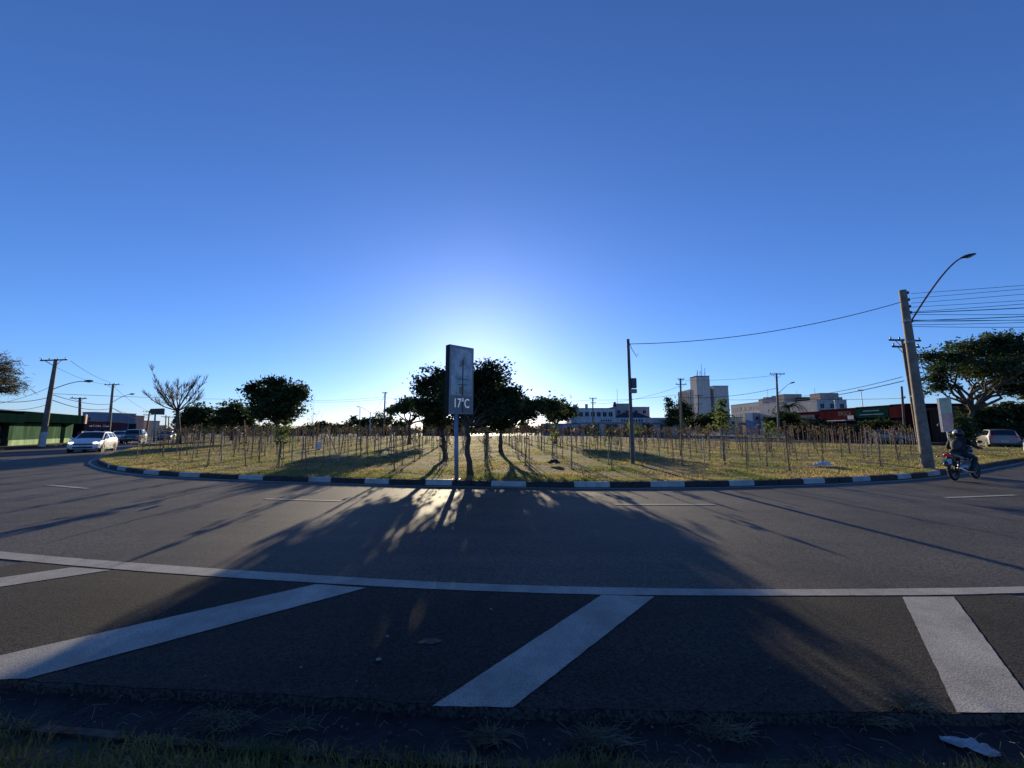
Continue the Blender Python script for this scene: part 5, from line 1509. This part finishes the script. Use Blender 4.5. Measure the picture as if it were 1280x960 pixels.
# ------------------------------------------------------------------ cars
def car(label, loc, ang, paint, kind='hatch', lit=False, group=None, cname='parked_car'):
    root = thing(cname, label, 'car', loc, ang, group)
    if kind == 'hatch':
        Lc, Wc, Hc, wr_, wb = 3.95, 1.70, 1.48, .30, 2.48
        S = [(-.5, .40, .66, .74, .72, .70, .55), (-.485, .25, .84, .98, .80, .80, .66), (-.465, .20, .90, 1.04, .84, .83, .68), (-.375, .18, .93, 1.42, .85, .84, .60), (-.22, .18, .93, 1.475, .85, .85, .61), (-.02, .18, .92, 1.48, .85, .85, .61),
             (.07, .18, .92, 1.44, .85, .85, .60), (.25, .18, .90, .97, .85, .84, .70), (.36, .18, .84, .90, .85, .83, .68), (.44, .20, .74, .81, .83, .79, .62), (.485, .24, .62, .70, .76, .72, .52), (.5, .34, .52, .58, .64, .60, .42)]
        rear, roof0, roof1, cowl = 2, 3, 6, 7
    elif kind == 'suv':
        Lc, Wc, Hc, wr_, wb = 4.3, 1.80, 1.68, .34, 2.6
        S = [(-.5, .46, .80, .90, .78, .78, .62), (-.488, .32, .98, 1.10, .86, .86, .72), (-.47, .26, 1.03, 1.14, .89, .88, .74), (-.42, .24, 1.05, 1.60, .90, .89, .68), (-.25, .24, 1.05, 1.67, .90, .90, .68), (0.0, .24, 1.04, 1.68, .90, .90, .68),
             (.07, .24, 1.03, 1.64, .90, .90, .66), (.22, .24, 1.02, 1.10, .90, .89, .76), (.36, .24, .98, 1.05, .90, .88, .74), (.45, .26, .90, .98, .88, .85, .70), (.488, .32, .76, .84, .82, .79, .60), (.5, .42, .62, .70, .72, .70, .50)]
        rear, roof0, roof1, cowl = 2, 3, 6, 7
    else:
        Lc, Wc, Hc, wr_, wb = 4.4, 1.74, 1.46, .31, 2.55
        S = [(-.5, .42, .72, .80, .70, .68, .54), (-.485, .26, .88, .97, .80, .79, .66), (-.44, .20, .92, 1.00, .85, .83, .68), (-.34, .18, .93, 1.02, .86, .84, .68), (-.20, .18, .93, 1.42, .86, .85, .60), (-.02, .18, .92, 1.46, .86, .86, .61),
             (.05, .18, .92, 1.43, .86, .86, .60), (.23, .18, .90, .97, .86, .85, .70), (.36, .18, .84, .90, .86, .84, .68), (.45, .20, .74, .80, .83, .79, .62), (.488, .24, .62, .69, .76, .72, .52), (.5, .34, .52, .57, .64, .60, .42)]
        rear, roof0, roof1, cowl = 3, 4, 6, 7
    secs = []
    for x, zl, zb, zt, wl, wbt, wt in S:
        x *= Lc
        secs.append([V((x, 0, zl)), V((x, .75 * wl, zl)), V((x, wl * .98, zl + .09)), V((x, wl * 1.0, zl + (zb - zl) * .62)), V((x, wbt * .985, zb)), V((x, wt, zt - .045)), V((x, wt * .72, zt - .006)), V((x, 0, zt + .008))])
    mb = MB()
    ring = []
    for s in secs:
        full = s + [V((p.x, -p.y, p.z)) for p in reversed(s[1:-1])]
        ring.append(full)
    n = len(ring[0])
    mb.v = [tuple(p) for r in ring for p in r]
    for i in range(len(ring) - 1):
        for k in range(n):
            mb.f.append((i * n + k, i * n + (k + 1) % n, (i + 1) * n + (k + 1) % n, (i + 1) * n + k)); mb.m.append(0)
    mb.f.append(tuple(range(n))); mb.f.append(tuple(reversed([(len(ring) - 1) * n + k for k in range(n)]))); mb.m += [0, 0]
    mb.build('body', paint, root, smooth=True, angle=28)
    def sf(i, k, side=1):
        i0 = min(int(i), len(secs) - 2); ti = i - i0; k0 = min(int(k), 6); tk = k - k0
        a = secs[i0][k0].lerp(secs[i0][k0 + 1], tk); c = secs[i0 + 1][k0].lerp(secs[i0 + 1][k0 + 1], tk)
        p = a.lerp(c, ti)
        return V((p.x, p.y * side, p.z))
    def patch(name, pts2, side, off, m):
        vs = [sf(i, k, side) for i, k in pts2]
        c = sum(vs, V()) / len(vs)
        nn = (vs[1] - vs[0]).cross(vs[-1] - vs[0]).normalized()
        out = V((c.x * .05, c.y, c.z - .7))
        if nn.dot(out) < 0: nn = -nn
        mbp = MB(); k_ = len(vs)
        vs2 = [v + nn * off for v in vs]; vs1 = [v - nn * .02 for v in vs]
        mbp.add(vs2 + vs1, [tuple(range(k_))] + [(i, (i + 1) % k_, k_ + (i + 1) % k_, k_ + i) for i in range(k_)])
        return mbp.build(name, m, root)
    def strip(name, i0, i1, m):
        """glass across the car between two stations"""
        mbp = MB(); vs = []
        cols = [(5.08, 1), (5.5, 1), (6, 1), (6.5, 1), (7, 1), (6.5, -1), (6, -1), (5.5, -1), (5.08, -1)]
        for f_ in (.06, .5, .93):
            for k, sd_ in cols:
                p = sf(i0 + (i1 - i0) * f_, min(k, 6.999), sd_)
                vs.append(p)
        d = (secs[i1][7] - secs[i0][7]); nn = V((-d.z, 0, d.x)).normalized()
        if nn.z < 0: nn = -nn
        vs = [v + nn * .012 for v in vs]
        mbp.add(vs, [(r * 9 + c, r * 9 + c + 1, (r + 1) * 9 + c + 1, (r + 1) * 9 + c) for r in range(2) for c in range(8)])
        return mbp.build(name, m, root)
    strip('windscreen', roof1, cowl, M['car_glass'])
    strip('rear_window', rear, roof0, M['car_glass'])
    for sd_ in (1, -1):
        mid = 5.0 if kind != 'sedan' else 5.0
        patch('side_window', [(mid + .06, 4.12), (mid + .06, 4.88), (roof1 - .02, 4.88), (cowl - .32, 4.30), (cowl - .22, 4.12)], sd_, .008, M['car_glass'])
        if kind == 'sedan':
            patch('side_window', [(roof0 - .10, 4.12), (roof0 + .06, 4.86), (mid - .06, 4.88), (mid - .06, 4.12)], sd_, .008, M['car_glass'])
        else:
            patch('side_window', [(4.05, 4.12), (4.05, 4.88), (mid - .06, 4.88), (mid - .06, 4.12)], sd_, .008, M['car_glass'])
            patch('quarter_window', [(roof0 + .05, 4.14), (roof0 + .12, 4.84), (3.94, 4.88), (3.94, 4.12)], sd_, .008, M['car_glass'])
        hl = MB(); hl.ellipsoid((Lc * .455, sd_ * (.60 if kind != 'suv' else .66), .66 if kind != 'suv' else .84), (.17, .17, .085), 12, 7, rot=Matrix.Rotation(-sd_ * .45, 3, 'Z'))
        hl.build('headlight', M['headlight_on'] if lit else M['headlight'], root, smooth=True)
        MB().ellipsoid((-Lc * .488, sd_ * .66, .84 if kind != 'suv' else 1.0), (.06, .12, .14), 10, 6).build('tail_light', M['red_lens'], root, smooth=True)
        mo = MB(); mo.ellipsoid((Lc * .20, sd_ * (Wc / 2 + .08), .98 if kind != 'suv' else 1.12), (.07, .11, .075), 10, 6); mo.box((Lc * .20, sd_ * Wc / 2, .95 if kind != 'suv' else 1.08), (.05, .12, .03))
        mo.build('mirror', paint, root, smooth=True)
        dh = MB()
        for xx in (-.10, .14): dh.box((Lc * (xx - .08), sd_ * (Wc / 2 + .012), .82 if kind != 'suv' else .94), (.17, .02, .03))
        dh.build('door_handle', paint, root)
        MB().box((0, sd_ * (Wc / 2 - .01), .24), (wb * .68, .05, .10)).build('sill', M['black'], root)
        for fx_ in (1, -1):
            ar = MB(); ar.lathe([(0, -.004), (wr_ * 1.17, -.004), (wr_ * 1.17, .004), (0, .004)], 22, axis='Y', c=(fx_ * wb / 2, sd_ * (Wc / 2 + .006), wr_))
            ar.build('wheel_arch', M['black'], root)
            w_ = MB(); w_.lathe([(wr_ * .62, -.10), (wr_ * .93, -.10), (wr_, -.07), (wr_, .07), (wr_ * .93, .10), (wr_ * .62, .10)], 24, axis='Y', c=(fx_ * wb / 2, sd_ * (Wc / 2 - .075), wr_))
            wo = w_.build('wheel', M['tyre'], root, smooth=True)
            rm_ = MB(); cc = V((fx_ * wb / 2, sd_ * (Wc / 2 + .018), wr_))
            rm_.lathe([(wr_ * .56, -.012), (wr_ * .64, -.012), (wr_ * .64, .012), (wr_ * .56, .012)], 22, axis='Y', c=cc)
            rm_.lathe([(0, -.015), (wr_ * .14, -.015), (wr_ * .14, .015), (0, .015)], 12, axis='Y', c=cc)
            for q in range(6):
                a = q * pi / 3
                rm_.box(cc + V((cos(a) * wr_ * .34, 0, sin(a) * wr_ * .34)), (wr_ * .5, .018, wr_ * .13), rot=Matrix.Rotation(-a, 3, 'Y'))
            rm_.build('rim', M['rim'], wo)
    zg = .58 if kind != 'suv' else .76
    g = MB()
    g.box((Lc * .497, 0, zg), (.05, .95, .10)); g.build('grille', M['black'], root, bevel=.01)
    MB().box((Lc * .497, 0, .36 if kind != 'suv' else .48), (.06, 1.0, .12)).build('air_intake', M['black'], root, bevel=.02)
    MB().box((Lc * .503, 0, .47 if kind != 'suv' else .62), (.02, .40, .11)).build('number_plate', M['plate'], root)
    MB().box((-Lc * .503, 0, .62), (.02, .40, .11)).build('number_plate', M['plate'], root)
    MB().box((-Lc * .49, 0, .38), (.10, 1.3, .16)).build('rear_bumper', M['black'] if kind == 'suv' else paint, root, bevel=.03)
    return root
def cpaint(name, c, metal=.0, rough=.3): return mat(name, c, rough, metal, var=.05, scale=2, coat=.6)
CW = cpaint('white car paint', (.70, .71, .73)); CS = cpaint('silver car paint', (.20, .20, .205), .5); CD = cpaint('dark grey car paint', (.05, .055, .07), .4); CG = cpaint('grey car paint', (.16, .18, .21), .5); CB = cpaint('dark blue car paint', (.016, .02, .035), .3)
A_C = atan2(-.85, .52)
car('white hatchback with lit headlights driving towards the viewer on the left street', gp(116, 564.2), A_C, CW, 'hatch', True, 'cars on the left street', 'car')
car('white sedan queued behind the white hatchback on the left street', V((-52.0, 51.5, 0)), A_C, CW, 'sedan', False, 'cars on the left street', 'car')
car('grey pickup-like utility car left of the billboard pole on the left street', V((-46.8, 48, 0)), A_C + .05, CG, 'suv', False, 'cars on the left street', 'car')
car('small grey car farthest away behind the billboard post', V((-55.2, 62, 0)), A_C, CS, 'hatch', False, 'cars on the left street', 'car')
car('silver estate car turning on the far side street at the right edge', V((44.0, 35.2, 0)), radians(50), CS, 'suv', False, 'cars on the right', 'car')
car('low dark blue sedan beyond the silver estate car', V((50.2, 41.6, 0)), radians(75), CB, 'sedan', False, 'cars on the right', 'car')
car('silver car parked behind the stakes left of the thick leaning pole', V((46.2, 47.0, 0)), radians(-75), CS, 'suv', False, 'cars on the right', 'car')
car('white car cut off by the right edge of the view', V((27.9, 19.6, 0)), radians(22), CW, 'hatch', False, 'cars on the right', 'car')

# ------------------------------------------------------------------ motorcycle and rider
HB = radians(21)
rc = gp(1194, 601)
mloc = rc + V((cos(HB), sin(HB), 0)) * .64
mo = thing('motorcycle', 'dark motorcycle with a red tail light turning right past the thick leaning pole', 'motorcycle', mloc, HB)
mo.rotation_euler = (radians(-3), 0, HB)
MPT = cpaint('black motorcycle paint', (.015, .016, .02)); MPB = cpaint('grey blue fairing', (.14, .17, .22))
for x, r in ((-.64, .30), (.66, .30)):
    w = MB()
    prof_ = [(r - .05 + .05 * cos(a) , .045 * sin(a)) for a in [2 * pi * k / 10 for k in range(11)]]
    w.lathe(prof_, 30, axis='Y', c=(x, 0, r)); wo = w.build('wheel', M['tyre'], mo, smooth=True)
    rm_ = MB(); rm_.lathe([(r - .11, -.025), (r - .085, -.03), (r - .085, .03), (r - .11, .025), (r - .11, -.025)], 26, axis='Y', c=(x, 0, r)); rm_.lathe([(0, -.05), (.05, -.05), (.05, .05), (0, .05)], 12, axis='Y', c=(x, 0, r))
    for q in range(10):
        a = q * pi / 5; rm_.tube([(x + cos(a) * .04, .02 * (-1) ** q, r + sin(a) * .04), (x + cos(a + .15) * (r - .1), 0, r + sin(a + .15) * (r - .1))], .007, 5)
    rm_.build('rim', M['dark_metal'], wo)
fk = MB()
for s in (1, -1): fk.tube([(.66, s * .085, .30), (.50, s * .085, .72), (.42, s * .085, .98)], [.026, .03, .026], 8)
fk.build('fork', M['metal_grey'], mo, smooth=True)
MB().tube([(.66 + .33 * cos(a), 0, .30 + .33 * sin(a)) for a in [radians(20 + 14 * k) for k in range(9)]], .07, 8, flat=.35).build('front_mudguard', MPT, mo, smooth=True)
MB().tube([(-.64 + .35 * cos(a), 0, .30 + .35 * sin(a)) for a in [radians(50 + 13 * k) for k in range(9)]], .08, 8, flat=.35).build('rear_mudguard', MPT, mo, smooth=True)
fr = MB()
for s in (1, -1):
    fr.tube([(.40, s * .05, .92), (.15, s * .10, .70), (-.30, s * .11, .68), (-.70, s * .10, .74)], .018, 6); fr.tube([(-.64, s * .10, .30), (-.15, s * .11, .38)], .024, 6)
    fr.tube([(.38, s * .05, .82), (.22, s * .08, .32), (-.12, s * .10, .28)], .018, 6); fr.tube([(-.60, s * .12, .34), (-.45, s * .13, .70)], .024, 8)
fr.build('frame', M['dark_metal'], mo)
en = MB(); en.ellipsoid((.05, 0, .40), (.22, .15, .13), 12, 8); en.box((.12, 0, .52), (.18, .18, .20), rot=Matrix.Rotation(-.3, 3, 'Y'))
for k in range(4): en.box((.12 - .01 * k, 0, .46 + .04 * k), (.22, .22, .012), rot=Matrix.Rotation(-.3, 3, 'Y'))
en.build('engine', M['metal_grey'], mo, smooth=True, angle=40)
tk = MB(); tk.ellipsoid((.18, 0, .80), (.27, .15, .12), 16, 10); tk.build('fuel_tank', MPT, mo, smooth=True)
st_ = MB(); st_.tube([(.02, 0, .79), (-.20, 0, .78), (-.45, 0, .81), (-.72, 0, .84)], [.09, .13, .13, .09], 12, flat=1.0)
st_.v = [(x, y, .80 + (z - .80) * .45) for x, y, z in st_.v]; st_.build('seat', M['black'], mo, smooth=True)
sp_ = MB()
for s in (1, -1): sp_.tube([(-.15, s * .13, .68), (-.45, s * .14, .73), (-.78, s * .08, .82)], [.07, .075, .03], 8, flat=.4)
sp_.build('side_panel', MPB, mo, smooth=True)
MB().ellipsoid((-.82, 0, .79), (.05, .09, .05), 12, 8).build('tail_light', M['red_lens'], mo, smooth=True)
for s in (1, -1):
    ti = MB(); ti.tube([(-.76, s * .08, .74), (-.78, s * .20, .74)], .010, 5); ti.ellipsoid((-.78, s * .22, .74), (.03, .035, .025), 8, 5); ti.build('indicator', mat('amber lens', (.5, .16, .01), .25, var=0), mo, smooth=True)
MB().box((-.88, 0, .60), (.012, .20, .16), rot=Matrix.Rotation(.25, 3, 'Y')).build('number_plate', M['plate'], mo)
MB().tube([(-.80, 0, .76), (-.87, 0, .66)], .02, 6).build('plate_holder', M['black'], mo)
MB().tube([(.18, -.12, .32), (0, -.16, .24), (-.35, -.17, .28), (-.72, -.17, .40)], [.02, .022, .04, .045], 10).build('exhaust', M['chrome'], mo, smooth=True)
hb = MB(); hb.tube([(.34, .36, 1.00), (.40, .22, 1.03), (.42, .08, .98), (.42, -.08, .98), (.40, -.22, 1.03), (.34, -.36, 1.00)], .013, 8); hbo = hb.build('handlebar', M['dark_metal'], mo, smooth=True)
for s in (1, -1): MB().tube([(.395, s * .24, 1.028), (.34, s * .36, 1.0)], .018, 8).build('grip', M['black'], hbo, smooth=True)
for s in (1, -1):
    mm = MB(); mm.tube([(.39, s * .20, 1.03), (.42, s * .30, 1.16)], .008, 5); mm.ellipsoid((.42, s * .33, 1.18), (.02, .07, .045), 10, 6); mm.build('mirror', M['black'], mo, smooth=True)
MB().ellipsoid((.52, 0, .92), (.10, .10, .11), 14, 9).build('headlight', M['headlight'], mo, smooth=True)
fa = MB(); fa.ellipsoid((.47, 0, .93), (.10, .13, .15), 14, 9); fa.build('headlight_cowl', MPT, mo, smooth=True)
pgm = MB()
for s in (1, -1): pgm.tube([(-.02, s * .10, .32), (-.02, s * .24, .31)], .014, 6)
pgm.build('footpeg', M['dark_metal'], mo)

pr = thing('person', 'motorcyclist in a dark jacket and helmet leaning forward on the dark motorcycle', 'person', mloc, HB)
pr.rotation_euler = mo.rotation_euler; pr.scale = (1, 1, .955)
import bmesh
def skin_body(name, joints, edges, m, parent, root_i=0, sub=2):
    bm = bmesh.new(); lay = bm.verts.layers.skin.verify()
    vs = []
    for (x, y, z, rx, ry) in joints:
        v = bm.verts.new((x, y, z)); v[lay].radius = (rx, ry); vs.append(v)
    vs[root_i][lay].use_root = True
    for a, b_ in edges: bm.edges.new((vs[a], vs[b_]))
    me = bpy.data.meshes.new(name); bm.to_mesh(me); bm.free()
    me.materials.append(m)
    o = bpy.data.objects.new(name, me); COL.objects.link(o); o.parent = parent
    s = o.modifiers.new('skin', 'SKIN'); s.use_smooth_shade = True
    u = o.modifiers.new('sub', 'SUBSURF'); u.levels = sub; u.render_levels = sub
    return o
def cloth_mat():
    m, nt, bs = base_mat('dark jacket and jeans')
    tc = nd(nt, 'ShaderNodeTexCoord'); sx = nd(nt, 'ShaderNodeSeparateXYZ'); nt.links.new(tc.outputs['Object'], sx.inputs[0])
    g = nd(nt, 'ShaderNodeMath', operation='GREATER_THAN'); g.inputs[1].default_value = .90; nt.links.new(sx.outputs['Z'], g.inputs[0])
    jk = noise_col(nt, (.009, .010, .015), (.02, .021, .028), 12); jn = noise_col(nt, (.012, .016, .028), (.026, .032, .05), 14)
    nt.links.new(mix(nt, g.outputs[0], jn, jk), bs.inputs['Base Color']); bs.inputs['Roughness'].default_value = .85
    bump(nt, bs, 16, .5, .02)
    return m
J = [(-.16, 0, .86, .15, .13), (-.10, 0, 1.00, .15, .12), (-.03, 0, 1.14, .165, .12), (.04, 0, 1.27, .155, .105), (.075, 0, 1.36, .07, .065), (.11, 0, 1.44, .065, .065),
     (.04, .17, 1.28, .085, .08), (.13, .28, 1.13, .062, .06), (.19, .33, 1.05, .056, .055), (.28, .345, 1.025, .042, .04), (.04, -.17, 1.28, .085, .08), (.13, -.28, 1.13, .062, .06), (.19, -.33, 1.05, .056, .055), (.28, -.345, 1.025, .042, .04),
     (-.08, .12, .83, .115, .11), (.10, .18, .77, .095, .09), (.28, .205, .71, .075, .075), (.16, .20, .52, .065, .07), (.02, .19, .37, .05, .05), (-.08, -.12, .83, .115, .11), (.10, -.18, .77, .095, .09), (.28, -.205, .71, .075, .075), (.16, -.20, .52, .065, .07), (.02, -.19, .37, .05, .05)]
E = [(0, 1), (1, 2), (2, 3), (3, 4), (4, 5), (3, 6), (6, 7), (7, 8), (8, 9), (3, 10), (10, 11), (11, 12), (12, 13), (0, 14), (14, 15), (15, 16), (16, 17), (17, 18), (0, 19), (19, 20), (20, 21), (21, 22), (22, 23)]
body = skin_body('body', J, E, cloth_mat(), pr)
hd_ = MB(); hd_.ellipsoid((.15, 0, 1.50), (.10, .08, .12), 16, 10); hd_.ellipsoid((.245, 0, 1.49), (.02, .016, .025), 8, 6)
for s in (1, -1): hd_.ellipsoid((.14, s * .083, 1.495), (.025, .012, .032), 8, 5); hd_.ellipsoid((.235, s * .034, 1.515), (.014, .016, .010), 8, 5)
hd_.box((.238, 0, 1.445), (.016, .045, .010))
hd_.build('head', mat('skin', (.30, .17, .11), .6, var=.1), pr, smooth=True)
hel = MB(); hel.ellipsoid((.145, 0, 1.525), (.150, .130, .145), 22, 14)
hel.v = [(x + (.015 if z < 1.46 and x > .15 else 0), y, z) for x, y, z in hel.v]
helo = hel.build('helmet', mat('dark helmet', (.012, .012, .016), .4, var=.1), pr, smooth=True)
vi = MB()
for j in range(5):
    for i in range(13):
        a = radians(-78 + 13 * i); t = radians(-16 + 11 * j)
        vi.v.append((.145 + .155 * cos(t) * cos(a), .135 * cos(t) * sin(a), 1.525 + .15 * sin(t)))
for j in range(4):
    for i in range(12): vi.f.append((j * 13 + i, j * 13 + i + 1, (j + 1) * 13 + i + 1, (j + 1) * 13 + i)); vi.m.append(0)
vi.build('visor', M['car_glass'], helo, smooth=True)
pa = MB(); vs_ = []
for j in range(5):
    for i in range(5):
        a = radians(150 + 12 * i); t = radians(8 + 12 * j)
        pa.v.append((.145 + .153 * cos(t) * cos(a), .133 * cos(t) * sin(a), 1.525 + .148 * sin(t)))
for j in range(4):
    for i in range(4): pa.f.append((j * 5 + i, j * 5 + i + 1, (j + 1) * 5 + i + 1, (j + 1) * 5 + i)); pa.m.append(0)
pa.build('helmet_patch', M['whitewash'], helo, smooth=True)
for s in (1, -1):
    gl = MB()
    wv = V((.28, s * .345, 1.025)); kn = V((.355, s * .335, 1.03))
    gl.tube([wv, wv.lerp(kn, .5), kn], [.036, .044, .038], 10, flat=.6)
    for k, ln in enumerate((.95, 1.0, .97, .85)):
        yy = s * (.375 - .024 * k); b0 = V((.350 - .004 * k, yy, 1.038 + .003 * k))
        gl.tube([b0, b0 + V((.030, 0, .002)) * ln, b0 + V((.044, 0, -.022)) * ln, b0 + V((.028, 0, -.046)) * ln, b0 + V((.006, 0, -.050)) * ln], [.0105, .0105, .0100, .0092, .008], 7)
    gl.tube([V((.31, s * .315, 1.02)), V((.335, s * .292, 1.01)), V((.362, s * .285, .995)), V((.378, s * .292, .985))], [.013, .012, .011, .009], 7)
    gl.build('glove', M['black'], pr, smooth=True)
    sh = MB(); sh.tube([(-.03, s * .19, .37), (.0, s * .19, .345), (.09, s * .195, .335), (.17, s * .20, .33), (.20, s * .20, .33)], [.05, .056, .050, .042, .02], 12, flat=.85)
    sh.build('shoe', mat('dark shoe', (.02, .018, .018), .6, var=.2), pr, smooth=True)
bpk = MB(); bpk.ellipsoid((-.150, 0, 1.16), (.075, .13, .19), 14, 10, rot=Matrix.Rotation(.45, 3, 'Y')); bpk.build('backpack', mat('grey backpack', (.055, .052, .05), .8, var=.3, scale=8), pr, smooth=True)
